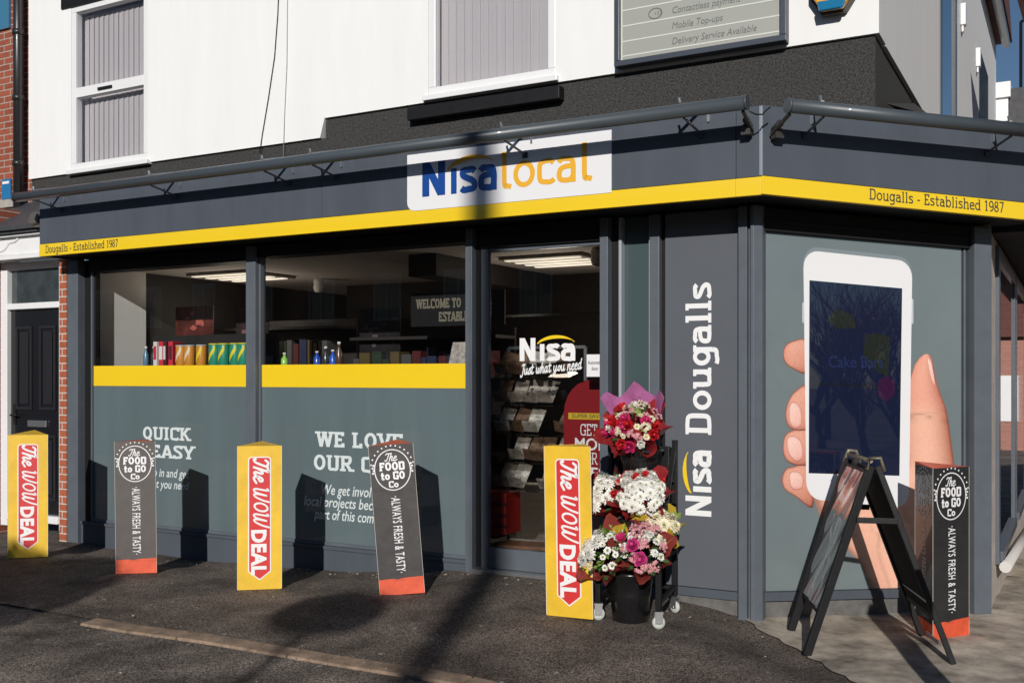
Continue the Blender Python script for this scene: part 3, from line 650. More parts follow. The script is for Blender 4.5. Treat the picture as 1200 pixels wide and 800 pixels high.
# soffit
k_ = (FD - .041) * math.tan(R(22.5))
mb = MB(T((0, 0, FB + .018))); mb.prism([(-6.93, -FD + .041), (k_, -FD + .041), (0, 0), (0, .30), (-6.93, .30)], 0, .05)
mb.M = RM @ T((0, 0, FB + .018)); mb.prism([(-k_, -FD + .041), (2.1, -FD + .041), (2.1, .30), (.12, .30), (0, 0)], 0, .05)
part(mb, 'soffit', SOFFIT)
# names on the stripe
mb = MB(face(-FD - .0055)); write(mb, 'Dougalls - Established 1987', -6.875, 2.792, .072, .12, .07, track=.03, sx=.93)
part(mb, 'lettering', DARK_T, parent=fas)
mb = MB(face(-FD - .0055, RM)); write(mb, 'Dougalls - Established 1987', .655, 2.797, .074, .12, .07, track=.03, sx=.96)
part(mb, 'lettering', DARK_T, parent=fas)
# white logo panel
mb = MB(face(-FD - .001)); mb.prism(rrect(-2.606, -.894, 2.868, 3.303, .07, 6, (1, 0, 0, 0)), 0, .008); logo = part(mb, 'logo_panel', WHITE_S, parent=fas)
zl = .0095
mb = MB(face(-FD - .001))
write(mb, 'N', -2.475, 2.968, .262, .215, sx=1.14, z=zl); write(mb, 'ısa', -2.232, 2.968, .275, .175, z=zl + .0006, fit=.44)
part(mb, 'logo_lettering', BLUE, parent=logo)
mb = MB(face(-FD - .001)); write(mb, 'łocał', -1.79, 2.968, .27, .135, z=zl, fit=.76); mb.prism(banana(-2.235, 3.155, -1.845, 3.19, .036, .055), zl + .002, zl + .0045)
part(mb, 'logo_lettering', GOLD, parent=logo)

# ---- window wall
for x0, x1, y0 in ((-7.02, -6.86, -.01), (-4.62, -4.507, 0), (-2.307, -2.245, 0), (-1.148, -1.083, 0)):
    mb = MB(); mb.box(x0, x1, y0, .14, -.25, FB - .002); part(mb, 'pilaster', FRAME, .005)
mb = MB(); mb.box(-.775, -.70, .045, .2, -.25, FB - .002); part(mb, 'pilaster', FRAME, .005)
mb = MB(); mb.box(-.108, -.048, -.0, .16, -.25, FB - .002); mb.M = RM; mb.M = ID
cp = [(-.046, .02), (-.017, -.012), (.0, -.012)]
mb.box(-.046, -.022, .03, .16, -.25, FB - .002)
pr = [(-.020, -.012), (.004, -.012), (.052, .036), (.052, .12), (-.020, .12)]
mb.prism(pr, -.25, FB - .003)
part(mb, 'corner_post', FRAME, .003)
mb = MB()   # dark recesses, headers and reveals
mb.box(-6.86, -6.735, .075, .16, -.25, FB); mb.box(-2.245, -2.19, .06, .16, -.25, FB); mb.box(-1.083, -1.022, .075, .18, -.25, FB); mb.box(-.70, -.666, .10, .2, -.25, FB)
mb.box(-6.735, -4.62, .02, .21, 2.635, FB - .001); mb.box(-4.507, -2.307, .02, .21, 2.66, FB - .001); mb.box(-2.19, -1.148, .03, .21, 2.60, FB - .001)
part(mb, 'header_recess', SOFFIT, .003)
mb = MB(); mb.box(-6.735, -6.70, .07, .12, .137, 2.634); part(mb, 'window_bead', BLACK, .003)
mb = MB()   # stall riser
for x0, x1 in ((-6.86, -4.62), (-4.507, -2.307)): mb.box(x0, x1, .015, .16, .108, .137); mb.box(x0, x1, .03, .16, -.3, .107)
part(mb, 'stall_riser', SLATE, .004)
mb = MB(); mb.box(-1.022, -.775, .13, .2, .12, FB - .002); part(mb, 'infill_panel', mat('teal_panel', (.05, .078, .083), .4, coat=.5, var=.08, vscale=2))
mb = MB(); mb.box(-1.022, -1.0, .06, .129, -.2, FB - .003); mb.box(-.797, -.776, .09, .129, -.2, FB - .003); part(mb, 'infill_trim', mat('bright_trim', (.32, .35, .38), .35, coat=.3), .003)
mb = MB(); mb.box(-.666, -.109, .075, .2, .10, FB - .002); pan = part(mb, 'name_panel', PANEL, .003)
mb = MB(); mb.box(-.666, -.109, .066, .2, .035, .096); part(mb, 'panel_sill', SLATE, .004)
mb = MB(); mb.box(-.70, -.109, .085, .2, -.3, .031); part(mb, 'panel_plinth', mat('grey_plinth', (.13, .125, .12), .8, var=.35, vscale=12), .003)
mb = MB(face(.0735))   # vertical name, reading upwards
write(mb, 'Nısa', -.322, .597, .19, .185, rot=R(90), z=0, fit=.485)
part(mb, 'lettering', WHITE, parent=pan)
mb = MB(face(.0735)); write(mb, 'Dougalls', -.322, 1.182, .19, .155, .075, rot=R(90), track=.03, z=0, fit=1.085)
part(mb, 'lettering', WHITE, parent=pan)
mb = MB(face(.0735)); mb.M = mb.M @ T((-.322, .597, 0)) @ Matrix.Rotation(R(90), 4, 'Z'); mb.prism(banana(.17, .150, .46, .170, .03, .035), .001, .0025); part(mb, 'swoosh', YELLOW, parent=pan)

def shop_window(x0, x1, ztop, lines, title, tx, sizes):
    mb = MB(); mb.box(x0, x1, .05, .10, .137, .165)
    for a in (x0, x1 - .02): mb.box(a, a + .02, .045, .10, .165, ztop)
    w = part(mb, 'shop_window', FRAME, .003)
    mb = MB(); mb.poly([(x0 + .01, .07, 1.694), (x1 - .01, .07, 1.694), (x1 - .01, .07, ztop + .02), (x0 + .01, .07, ztop + .02)]); part(mb, 'glass', GLASS, parent=w)
    mb = MB(); mb.box(x0 + .01, x1 - .01, .068, .074, .15, 1.498); part(mb, 'film', VINYL, parent=w)
    mb = MB(); mb.box(x0 + .004, x1 - .004, .066, .0735, 1.4985, 1.697); part(mb, 'yellow_stripe', YELLOW, parent=w)
    mb = MB(face(.0655))
    mb.bm.free()
    for t, x, y, s, al, ft in title: mb = MB(face(.0655)); write(mb, t, x, y, s, .185, .08, track=.06, align=al, z=.001, fit=ft); part(mb, 'lettering', mat('frosted_lettering', (.62, .68, .68), .5), parent=w)
    for t, x, y, s, al, ft in lines: mb = MB(face(.0655)); sans(mb, t, x, y, s, .016, .86, .22, al, .001, fit=ft); part(mb, 'lettering', MATS['frosted_lettering'], parent=w)
shop_window(-6.735, -4.62, 2.634, [('Pop in and get', -5.40, .632, .084, 'R', .58), ('what you need', -5.40, .523, .084, 'R', .60)],
            [('QUICK', -5.365, .985, .122, 'R', .65), ('EASY', -5.315, .812, .124, 'R', .58)], 0, 0)
shop_window(-4.507, -2.307, 2.659, [('We get involved', -3.815, .575, .090, 'L', .68), ('local projects because', -4.005, .468, .090, 'L', .93), ('part of this community', -3.885, .360, .090, 'L', .92)],
            [('WE LOVE', -3.86, .985, .132, 'L', .93), ('OUR CITY', -3.895, .783, .132, 'L', 1.0)], 0, 0)

# ---- sliding door
mb = MB()
mb.box(-2.19, -2.127, .05, .10, .085, 2.60); mb.box(-2.127, -1.148, .05, .10, .09, .25); mb.box(-2.127, -1.148, .06, .10, 2.57, 2.60)
door = part(mb, 'shop_door', FRAME, .004)
mb = MB(); mb.poly([(-2.127, .075, .25), (-1.148, .075, .25), (-1.148, .075, 2.57), (-2.127, .075, 2.57)]); part(mb, 'glass', GLASS_D, parent=door)
mb = MB(); mb.box(-2.24, -1.08, -.05, .12, .04, .088); part(mb, 'threshold', GALV, .004, door)
mb = MB(face(.072)); write(mb, 'N', -1.862, 1.712, .178, .21, sx=1.12); write(mb, 'ısa', -1.698, 1.712, .186, .18, z=.0006, fit=.33)
part(mb, 'lettering', WHITE, parent=door)
mb = MB(face(.072)); write(mb, 'Just what you need', -1.845, 1.605, .078, .14, shear=.2, font=SC, cap=True, rot=R(5), z=.0004, fit=.52)
part(mb, 'lettering', WHITE, parent=door)
mb = MB(face(.072)); mb.prism(banana(-1.70, 1.845, -1.385, 1.855, .026, .045), .001, .0025); part(mb, 'swoosh', YELLOW, parent=door)
mb = MB(face(.0735)); mb.prism([(-1.285, 1.592), (-1.149, 1.592), (-1.149, 1.758), (-1.285, 1.758)], 0, .001); nt_ = part(mb, 'notice', WHITE_S, parent=door)
mb = MB(face(.0735)); sans(mb, 'Automatic', -1.275, 1.685, .028, .015, .8, 0, 'L', .0015, fit=.115); part(mb, 'notice_text', BLACK, parent=door); mb = MB(face(.0735)); sans(mb, 'door', -1.245, 1.64, .028, .015, .8, 0, 'L', .0015, fit=.055); part(mb, 'notice_text', BLACK, parent=door)

# ---- angled right-hand front with the printed panel
for q in ((.055, .078, .03, .14, .048, FB - .02), (1.79, 1.941, -.02, .16, -.3, FB - .01), (1.755, 1.775, .05, .12, .05, 2.6)): mb = MB(RM); mb.box(*q); part(mb, 'angled_post', FRAME, .004)
mb = MB(RM); mb.box(.078, 1.789, .02, .16, 2.60, FB - .005); mb.box(1.74, 1.789, .09, .16, .05, 2.6); mb.box(.09, 1.74, .0, .02, 2.655, 2.675); part(mb, 'angled_header', SOFFIT, .003)
mb = MB(RM); mb.box(.053, 1.789, .03, .16, .05, .112); part(mb, 'angled_sill', SLATE, .004)
mb = MB(RM); mb.box(.053, 1.789, .065, .16, -.35, .046); part(mb, 'angled_plinth', MATS['grey_plinth'], .003)
mb = MB(RM); mb.box(.079, 1.74, .06, .068, .115, 2.599); gp = part(mb, 'graphic_panel', VINYL_R)
def shade(c, k): return tuple(min(1, max(0, v * k)) for v in c)
SKIN, SKIN_R, SKIN_D = (.70, .31, .20), (.68, .20, .14), (.48, .16, .095)
SKIN_M = vcol('printed_skin', .4, 1)
def mixc(a, b, t): t = min(1, max(0, t)); return tuple(p + (q - p) * t for p, q in zip(a, b))
def blob(mb, pts, z, light, mid, dark, sharp=.5, tip=0):       # a printed form: tones of the photograph that was printed on the panel
    P = spl(pts, True, 6); cx = sum(p[0] for p in P) / len(P); cy = sum(p[1] for p in P) / len(P)
    rx = max(abs(p[0] - cx) for p in P); ry = max(abs(p[1] - cy) for p in P); ks = [1, .97, .92, .84, .74, .62, .48, .34, .2, .08]
    def tone(x, y, k):
        u, v = (x - cx) / rx, (y - cy) / ry
        lam = .62 - .18 * u + .28 * v - .75 * max(0, k - .55) ** 1.5
        c = mixc(mid, light, lam * 1.15); c = mixc(c, (.72, .20, .15), tip * max(0, -u - .1) * .9)
        c = mixc(c, dark, max(0, (k - .84) / .16) ** 1.3 * .95 + max(0, -v - .55) * .6)
        return shade(c, 1 + .05 * math.sin(x * 190 + y * 40) * math.sin(y * 170))
    vr = [[(cx + (x - cx) * k, cy + (y - cy) * k, k) for x, y in P] for k in ks]; n = len(P)
    vv = [[mb.v((x, y, z)) for x, y, k in row] for row in vr]; cc = [[tone(*q) for q in row] for row in vr]
    for a in range(len(ks) - 1):
        for i in range(n): j = (i + 1) % n; mb.f([vv[a][i], vv[a][j], vv[a + 1][j], vv[a + 1][i]], True, [cc[a][i], cc[a][j], cc[a + 1][j], cc[a + 1][i]])
    mb.f(vv[-1], True, cc[-1])
F1 = [(.45, 1.86), (.34, 1.855), (.28, 1.82), (.26, 1.76), (.28, 1.7), (.34, 1.66), (.45, 1.64)]
F2 = [(.45, 1.54), (.36, 1.51), (.31, 1.45), (.28, 1.36), (.29, 1.28), (.33, 1.24), (.40, 1.23), (.47, 1.27)]
F3 = [(.45, 1.245), (.34, 1.235), (.28, 1.2), (.26, 1.14), (.265, 1.06), (.31, 1.005), (.40, .985), (.47, 1.02)]
F4 = [(.47, .985), (.34, .98), (.28, .96), (.25, .89), (.275, .82), (.36, .77), (.5, .70)]
TH = [(1.28, 1.58), (1.335, 1.73), (1.385, 1.79), (1.44, 1.81), (1.485, 1.78), (1.51, 1.66), (1.56, 1.52), (1.6, 1.44), (1.63, 1.29), (1.655, 1.16), (1.68, 1.01), (1.71, .66), (1.66, .118)]
WR = [(.50, .74), (.56, .62), (.72, .45), (.88, .30), (.98, .118)]
mb = MB(face(.0595, RM))
LT, MD, DK = (.84, .44, .32), (.52, .165, .105), (.17, .045, .028)
blob(mb, F1, .0005, LT, MD, DK, tip=1); blob(mb, F4, .0006, LT, MD, DK, tip=.3); blob(mb, F3, .0007, LT, MD, DK, tip=.5); blob(mb, F2, .0008, LT, MD, DK, tip=.5)
for nl in ([(.315, 1.41), (.355, 1.43), (.40, 1.38), (.405, 1.27), (.35, 1.245), (.31, 1.3)], [(.295, 1.18), (.36, 1.19), (.41, 1.14), (.415, 1.04), (.36, 1.015), (.30, 1.08)], [(.32, .94), (.385, .94), (.42, .9), (.41, .83), (.34, .82), (.31, .88)]):
    blob(mb, nl, .0013, (.92, .62, .54), (.80, .40, .32), (.50, .16, .12))
# palm, wrist and thumb as one form, shaded across its width
rows = [(1.81, 1.42, 1.46), (1.78, 1.375, 1.485), (1.73, 1.335, 1.497), (1.64, 1.30, 1.515), (1.52, 1.27, 1.56), (1.44, 1.27, 1.60), (1.36, 1.27, 1.622), (1.16, 1.27, 1.655), (1.01, 1.27, 1.68), (.90, 1.0, 1.695), (.76, .50, 1.705), (.62, .56, 1.71), (.45, .72, 1.70), (.30, .88, 1.68), (.118, .98, 1.66)]
N_ = 44; vr = []
rows = [(z0 + (z1 - z0) * k / 6, a0 + (a1 - a0) * k / 6, b0 + (b1 - b0) * k / 6) for (z0, a0, b0), (z1, a1, b1) in zip(rows, rows[1:]) for k in range(6)] + [rows[-1]]
def palm_col(t, z, x):
    c = mixc((.42, .135, .08), (.88, .49, .355), 1.0 - 2.6 * (t - .40) ** 2 - .35 * max(0, t - .6))
    if z > 1.36: c = mixc(c, (.74, .22, .165), .38 * min(1, (z - 1.36) / .12) * (1 - t * .4))
    def line(d, w, k): return max(0, 1 - abs(d) / w) ** 1.5 * k
    cre = line(z - 1.352 - .02 * math.sin(t * 5), .014, .38) + line(z - 1.385 - .03 * (t - .5), .009, .16) + line(z - 1.325 - .02 * t, .008, .14) + line(t - .99, .05, .55) + line(t - .01, .06, .6)
    cre += line(z - (.70 - .55 * (x - .95)), .018, .30) + line(z - (.52 - .9 * (x - 1.0)), .014, .26) + line(x - 1.27 - .10 * math.sin(z * 5), .05, .22) * (z < .72) + line(x - 1.08 - .05 * math.sin(z * 9 + 1), .03, .22) * (z < .6)
    for k in range(9): cre += line(z - (1.34 - .13 * k) - .02 * math.sin(t * 9 + k * 2), .006, .05)
    return shade(c, (1 - min(.7, cre)) * (1 + .035 * math.sin(x * 230 + z * 60) * math.sin(z * 210)))
for z, a, b in rows: vr.append([(mb.v((a + (b - a) * i / N_, z, .0009)), palm_col(i / N_, z, a + (b - a) * i / N_)) for i in range(N_ + 1)])
for p, q in zip(vr, vr[1:]):
    for i in range(N_): mb.f([q[i][0], q[i + 1][0], p[i + 1][0], p[i][0]], True, [q[i][1], q[i + 1][1], p[i + 1][1], p[i][1]])
blob(mb, [(1.445, 1.79), (1.475, 1.76), (1.50, 1.66), (1.512, 1.58), (1.485, 1.61), (1.455, 1.72)], .0015, (.93, .64, .55), (.82, .44, .35), (.52, .18, .13))
part(mb, 'printed_hand', SKIN_M, parent=gp)
def quadmap(q):
    (a, b, c, d) = [Vector(p) for p in q]
    def f(u, v): return (a * (1 - u) * (1 - v) + b * u * (1 - v) + c * u * v + d * (1 - u) * v)
    return f
PH = quadmap([(.445, .755), (1.285, .69), (1.315, 2.475), (.42, 2.495)])
mb = MB(face(.0595, RM)); rr = rrect(0, 1, 0, 1, .0, 1, (0, 0, 0, 0)); pts = []
for u, v in rrect(0, .9, 0, 1.75, .12, 6): p = PH(u / .9, v / 1.75); pts.append((p.x, p.y))
mb.mi = 1; mb.prism([(x, y + .028) for x, y in pts], 0, .0022); mb.mi = 2
mb.prism([(.425, 1.98), (.425, 2.13), (.412, 2.12), (.412, 1.99)], 0, .002); mb.prism([(1.31, 2.02), (1.325, 2.03), (1.325, 2.2), (1.31, 2.21)], 0, .002)
mb.mi = 0; mb.prism(pts, 0, .0032)
part(mb, 'printed_phone', [WHITE_S, mat('phone_edge', (.22, .26, .28), .3, coat=1), mat('phone_button', (.5, .53, .54), .3)], parent=gp)
mb = MB(face(.0595, RM)); SCQ = [(.462, .935), (1.205, .925), (1.228, 2.275), (.468, 2.285)]; mb.prism(SCQ, 0, .0042)
mat('dark_screen', (.002, .007, .032), .35, coat=1, spec=.5, coat_rough=.008).node_tree.nodes['Principled BSDF'].inputs['Coat IOR'].default_value = 2.0
scr = part(mb, 'printed_screen', mat('dark_screen', (.002, .007, .032), .35, coat=1, spec=.5, coat_rough=.008), parent=gp)
SQ = quadmap(SCQ)
for n_, c_ in (('dim_olive', (.010, .016, .012)), ('dim_plum', (.030, .004, .035)), ('dim_blue', (.010, .022, .085)), ('dim_line', (.004, .007, .02))): mat(n_, c_, .35, coat=1, coat_rough=.008).node_tree.nodes['Principled BSDF'].inputs['Coat IOR'].default_value = 2.0
mb = MB(face(.0595, RM)); mb.mi = 0
def sq(u, v): p = SQ(u, v); return (p.x, p.y)
mb.prism([sq(.58, .62), sq(.70, .56), sq(.86, .52), sq(.87, .74), sq(.72, .75), sq(.60, .74)], 0, .0050)
mb.prism([sq(.18, .80), sq(.3, .76), sq(.5, .77), sq(.46, .84), sq(.28, .86)], 0, .0050)
mb.mi = 1; mb.prism([sq(.75, .42), sq(.84, .39), sq(.93, .43), sq(.935, .50), sq(.85, .53), sq(.745, .50)], 0, .0051)
mb.mi = 2; p = SQ(.2, .555); sans(mb, 'Cake Bars', p.x, p.y, .085, .012, .95, 0, 'L', .0053, rot=R(2))
mb.mi = 3; mb.prism([sq(.0, .46), sq(1, .46), sq(1, .475), sq(0, .475)], 0, .0046)
part(mb, 'screen_print', [mat('dim_olive', (.012, .018, .010), .4, coat=1), mat('dim_plum', (.030, .006, .03), .4, coat=1), mat('dim_blue', (.010, .022, .085), .4, coat=1), mat('dim_line', (.006, .008, .02), .4, coat=1)], parent=scr)

# ---- side-street ground floor
SX = 1.372
mb = MB(); mb.box(SX - .2, SX, 1.375, 1.95, -.5, 3.2); mb.box(SX - .2, SX, 1.95, 11, -1.0, .12); mb.box(SX - .2, SX, 1.95, 11, 2.62, 3.2); mb.box(SX - .2, SX, 7.4, 11, .12, 2.62)
part(mb, 'side_wall', mat('cream_render', (.52, .47, .42), .85, var=.25, vscale=6))
for a, b in ((1.95, 4.45), (4.6, 7.3)):
    mb = MB(); mb.box(SX - .1, SX + .03, a, a + .16, .12, 2.5); mb.box(SX - .1, SX + .03, b - .12, b, .12, 2.5); mb.box(SX - .1, SX + .03, a, b, 2.5, 2.62); mb.box(SX - .1, SX + .05, a + .16, b - .12, .12, .2)
    o = part(mb, 'street_window', FRAME, .004)
    mb = MB(); mb.poly([(SX + .012, a + .16, .2), (SX + .012, b - .12, .2), (SX + .012, b - .12, 2.5), (SX + .012, a + .16, 2.5)]); part(mb, 'glass', mat('mirror_pane2', (.02, .025, .03), .02, spec=1, coat=1), parent=o)
mb = MB(); mb.box(SX + .002, SX + .3, 1.5, 10, 2.66, 2.76); part(mb, 'side_canopy', SOFFIT, .004)
mb = MB(); mb.tube([(SX + .07, 1.98, .10), (SX + .07, 7.5, -.28)], .045, 10); part(mb, 'waste_pipe', mat('pale_pipe', (.55, .53, .5), .5))

# ---- interior
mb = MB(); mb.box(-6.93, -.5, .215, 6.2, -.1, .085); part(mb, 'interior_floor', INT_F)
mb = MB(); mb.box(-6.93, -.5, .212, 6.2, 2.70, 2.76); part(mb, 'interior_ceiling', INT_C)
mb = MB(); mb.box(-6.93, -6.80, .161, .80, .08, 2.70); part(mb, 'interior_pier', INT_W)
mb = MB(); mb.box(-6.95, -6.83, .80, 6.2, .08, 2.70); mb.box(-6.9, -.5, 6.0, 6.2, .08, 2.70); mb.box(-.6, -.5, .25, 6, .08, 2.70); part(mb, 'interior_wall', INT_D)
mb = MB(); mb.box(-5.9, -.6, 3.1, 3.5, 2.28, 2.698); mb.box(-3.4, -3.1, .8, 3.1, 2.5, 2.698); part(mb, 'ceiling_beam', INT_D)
LAMP = mat('lamp_diffuser', (.8, .8, .8), .5, emit=(1, .86, .66), estr=.85)
for cx, cy in ((-6.05, 1.45), (-2.35, 1.75), (-4.1, 4.4), (-1.6, 4.5)):
    mb = MB(); mb.box(cx - .42, cx + .42, cy - .4, cy + .4, 2.670, 2.699); o = part(mb, 'ceiling_light', mat('lamp_tray', (.3, .28, .26), .4))
    mb = MB()
    for k in range(4): mb.box(cx - .38, cx + .38, cy - .36 + k * .20, cy - .29 + k * .20, 2.660, 2.6695)
    part(mb, 'diffuser', LAMP, parent=o)
    ld = bpy.data.lights.new('added_lamp_glow', 'POINT'); ld.energy = 10; ld.shadow_soft_size = .2; ld.color = (1, .86, .70); lo = bpy.data.objects.new('added_lamp_glow', ld); COL.objects.link(lo); lo.parent = shop; lo.location = (cx, cy, 2.25)  # added point light hung below the fitting to brighten the ceiling
for cx, cy in ((-5.6, 2.2), (-1.7, 1.2)):
    mb = MB(T((cx, cy, 0))); mb.lathe([(.05, 2.698), (.06, 2.66), (.05, 2.64), (.06, 2.60), (.045, 2.55), (.0, 2.54)], 14); part(mb, 'dome_camera', INT_W)

# ================================================================ THINGS ON THE SHOP
# sign light troughs
def light_tube(M, x0, x1, z, brk, label, shade_end):
    t = thing('sign_light', label, 'sign light', SHOP @ M @ T(((x0 + x1) / 2, -.645, z)), 'tube lights along the fascia')
    B = T((-(x0 + x1) / 2, .62, -z))
    mb = MB(B); mb.tube([(x0, -.62, z), (x1, -.62, z)], .044, 20); mb.tube([(x0 - .012, -.62, z), (x0 + .0, -.62, z)], .047, 20); mb.tube([(x1, -.62, z), (x1 + .012, -.62, z)], .049, 20)
    mb.build('tube', TUBE, t)
    for bx in brk:
        mb = MB(B); mb.bar((bx, -.62, z + .045), (bx + .10, -.34, z + .11), .014, .02); mb.bar((bx, -.60, z + .05), (bx - .01, -.60, z + .09), .012)
        mb.bar((bx + .10, -.34, z + .11), (bx + .10, -.34, z - .02), .016); mb.build('bracket', GALV, t)
        mb = MB(B); mb.bar((bx + .02, -.60, z - .04), (bx + .05, -.34, z - .095), .012); mb.box(bx + .03, bx + .07, -.352, -.3355, z - .12, z - .08); mb.build('stay', SLATE_D, t)
    mb = MB(B); s = 1 if shade_end > 0 else -1; ex = x1 if s > 0 else x0  # added dark piece imitating the tube end's shadow and reflection on the fascia
    mb.tube([(ex - s * .05, -.44, z - .06), (ex - s * .05, -.365, z - .09)], .024, 12); mb.bar((ex - s * .03, -.58, z - .04), (ex - s * .03, -.362, z - .12), .018); mb.box(ex - s * .06 - .03, ex - s * .06 + .03, -.42, -.362, z - .15, z - .10)
    mb.build('end_shade_block', mat('end_shade_dark', (.07, .065, .06), .4, metal=.5), t)
light_tube(ID, -6.93, .13, 3.295, (-6.70, -5.15, -3.85, -3.35, -1.62, -.30), 'long grey sign light tube above the wide shop front', 1)
light_tube(RM, -.12, 2.0, 3.285, (.12, 1.55), 'short grey sign light tube above the angled corner front', -1)
t = thing('power_cable', 'thin black wire looping between the two sign light tubes at the corner', 'cable', at_shop(.1, -.6, 3.25))
mb = MB(T((-.1, .6, -3.25))); mb.tube(spl3 if False else [(.14, -.60, 3.25), (.17, -.56, 3.235), (.20, -.52, 3.24), (.22, -.50, 3.27), (.24, -.48, 3.29)], .005, 6); mb.build('wire', BLACK, t)

# services board on the upper wall
bd = thing('services_board', 'framed pale green services board listing contactless payment on the white upper wall', 'sign board', at_shop(-.6, UY, 4.05))
B = T((.6, -UY, -4.05))
mb = MB(B); x0, x1, z0, z1 = -1.29, .07, 4.05, 5.9; w = .045
mb.box(x0, x1, UY - .10, UY - .003, z0, z0 + w); mb.box(x0, x1, UY - .10, UY - .003, z1 - w, z1); mb.box(x0, x0 + w, UY - .10, UY - .003, z0 + w, z1 - w); mb.box(x1 - w, x1, UY - .10, UY - .003, z0 + w, z1 - w)
mb.build('board_frame', SLATE_D, bd, .005)
mb = MB(B); mb.box(x0 + w, x1 - w, UY - .06, UY - .005, z0 + w, z1 - w); mb.build('board_panel', mat('board_green', (.36, .365, .33), .4, coat=.5, var=.05, vscale=2), bd)
mb = MB(B @ face(UY - .0605))
for zz in (4.13, 4.246, 4.368, 4.492, 4.615, 4.74): mb.prism([(x0 + w, zz), (x1 - w, zz), (x1 - w, zz + .010), (x0 + w, zz + .010)], 0, .0015)
mb.prism([(x0 + w, z0 + w), (x0 + w + .012, z0 + w), (x0 + w + .012, z1 - w), (x0 + w, z1 - w)], 0, .0013)
mb.build('board_lines', mat('board_line', (.62, .64, .58), .5), bd)
mb = MB(B @ face(UY - .0605))
for tx, zz in (('Contactless payment', 4.395), ('Mobile Top-ups', 4.275), ('Delivery Service Available', 4.155)):
    sans(mb, tx, -.822, zz + .01, .054, 0, .86, .2, 'L', .002)
put_strip(mb, ell(-.955, 4.43, .055, .04), .004, True, .002, lambda a, b, c: (a, b, c))
for k in (.012, .024, .036): put_strip(mb, [(-.975 + k * .9 + k * math.cos(t_) , 4.43 + k * .8 * math.sin(t_)) for t_ in (-.8, -.4, 0, .4, .8)], .003, False, .0021, lambda a, b, c: (a, b, c))
mb.build('lettering', mat('board_text', (.15, .155, .15), .5), bd)
# intruder alarm box
al = thing('alarm_box', 'yellow and blue alarm bell box high on the white wall near the corner', 'alarm box', at_shop(.40, UY, 4.2))
hexp = [(-.17, .42), (.17, .42), (.17, .13), (.085, 0), (-.085, 0), (-.17, .13)]
mb = MB(face(0)); mb.prism(hexp, .003, .05); mb.build('back_plate', mat('alarm_back', (.05, .045, .04), .5), al, .006)
mb = MB(face(0)); mb.prism([(x * .9, y * .95 + .02) for x, y in hexp], .0505, .11); mb.build('cover', mat('alarm_yellow', (.75, .36, .02), .4, coat=.4), al, .012)
mb = MB(face(0)); mb.prism([(-.085, .005), (.085, .005), (.10, .075), (-.10, .075)], .1105, .145); mb.build('strobe', mat('alarm_blue', (.01, .16, .32), .2, coat=1), al, .008)
# cables on the wall
for pts, lb in (([(-5.09, 3.78), (-5.06, 3.95), (-4.98, 4.3), (-4.90, 4.7), (-4.86, 5.1), (-4.84, 5.5)], 'dark curved cable hanging down the white upper wall'), ([(-4.79, 3.70), (-4.775, 4.1), (-4.745, 4.6), (-4.735, 5.5)], 'thin straight grey cable beside the curved one on the white wall')):
    t = thing('wall_cable', lb, 'cable', at_shop(pts[0][0], UY, pts[0][1])); mb = MB(T((-pts[0][0], 0, -pts[0][1])))
    mb.tube([(x, -.008, z) for x, z in pts], .005 if 'dark' in lb else .0035, 6); mb.build('wire', BLACK if 'dark' in lb else mat('grey_cable', (.35, .35, .35), .6), t)
# floodlight under the left end of the tube
fl = thing('security_floodlight', 'small round black floodlight below the left end of the sign tube', 'floodlight', at_shop(-7.12, -.25, 3.13))
mb = MB(); mb.M = Matrix.Rotation(R(70), 4, 'X'); mb.lathe([(.02, -.02), (.06, 0), (.075, .05), (.07, .09), (.05, .09)], 16); mb.build('lamp_head', mat('flood_body', (.18, .16, .14), .4, metal=.5), fl)
mb = MB(); mb.bar((0, 0, 0), (.14, .0, -.1), .02); mb.bar((.14, 0, -.1), (.17, -.10, -.13), .04); mb.build('bracket', BLACK, fl)

# ---- window ledge goods
sh = thing('window_shelf', 'dark display shelf behind the left shop window', 'shelf', at_shop(-5.4, .28, 0))
mb = MB(); mb.box(-.9, .75, -.14, .16, 1.66, 1.695); mb.box(-.9, .75, .16, .2, .1, 2.0); mb.box(-.9, -.86, -.1, .16, .1, 1.66); mb.box(.71, .75, -.1, .16, .1, 1.66); mb.build('shelf_unit', INT_D, sh)
def can(x, z, r, h, m, lab, lid, grp):
    t = thing('drink_tub', lab, 'tub', at_shop(x, .22, z), grp)
    mb = MB(); mb.lathe([(r * .96, 0), (r, .006), (r, h * .93), (r * .96, h * .95)], 20); mb.build('tub_body', m, t)
    mb = MB(); mb.lathe([(r * 1.03, h * .95), (r * 1.03, h), (r * .9, h + .003)], 20); mb.build('lid', lid, t)
    mb = MB(Matrix.Rotation(R(-8), 4, 'Z')); zz = h * .3
    for a in range(-3, 4):
        q0, q1 = R(-90 + a * 14), R(-90 + (a + 1) * 14); rr_ = r + .0012
        mb.poly([(rr_ * math.cos(q0), rr_ * math.sin(q0), zz + .02 * a), (rr_ * math.cos(q1), rr_ * math.sin(q1), zz + .02 * (a + 1)), (rr_ * math.cos(q1), rr_ * math.sin(q1), zz + .05 + .02 * (a + 1)), (rr_ * math.cos(q0), rr_ * math.sin(q0), zz + .05 + .02 * a)])
    mb.build('wrap_label', MATS['can_label_' + ('g' if 'green' in lab else 'o')], t)
mat('can_label_g', (.75, .62, .02), .4); mat('can_label_o', (.75, .62, .45), .4)
ORG = mat('can_orange', (.62, .25, .03), .35, coat=.5); GRN = mat('can_green', (.02, .26, .16), .35, coat=.5); LIDW = mat('lid_grey', (.5, .5, .48), .4); LIDY = mat('lid_yellow', (.6, .55, .05), .4)
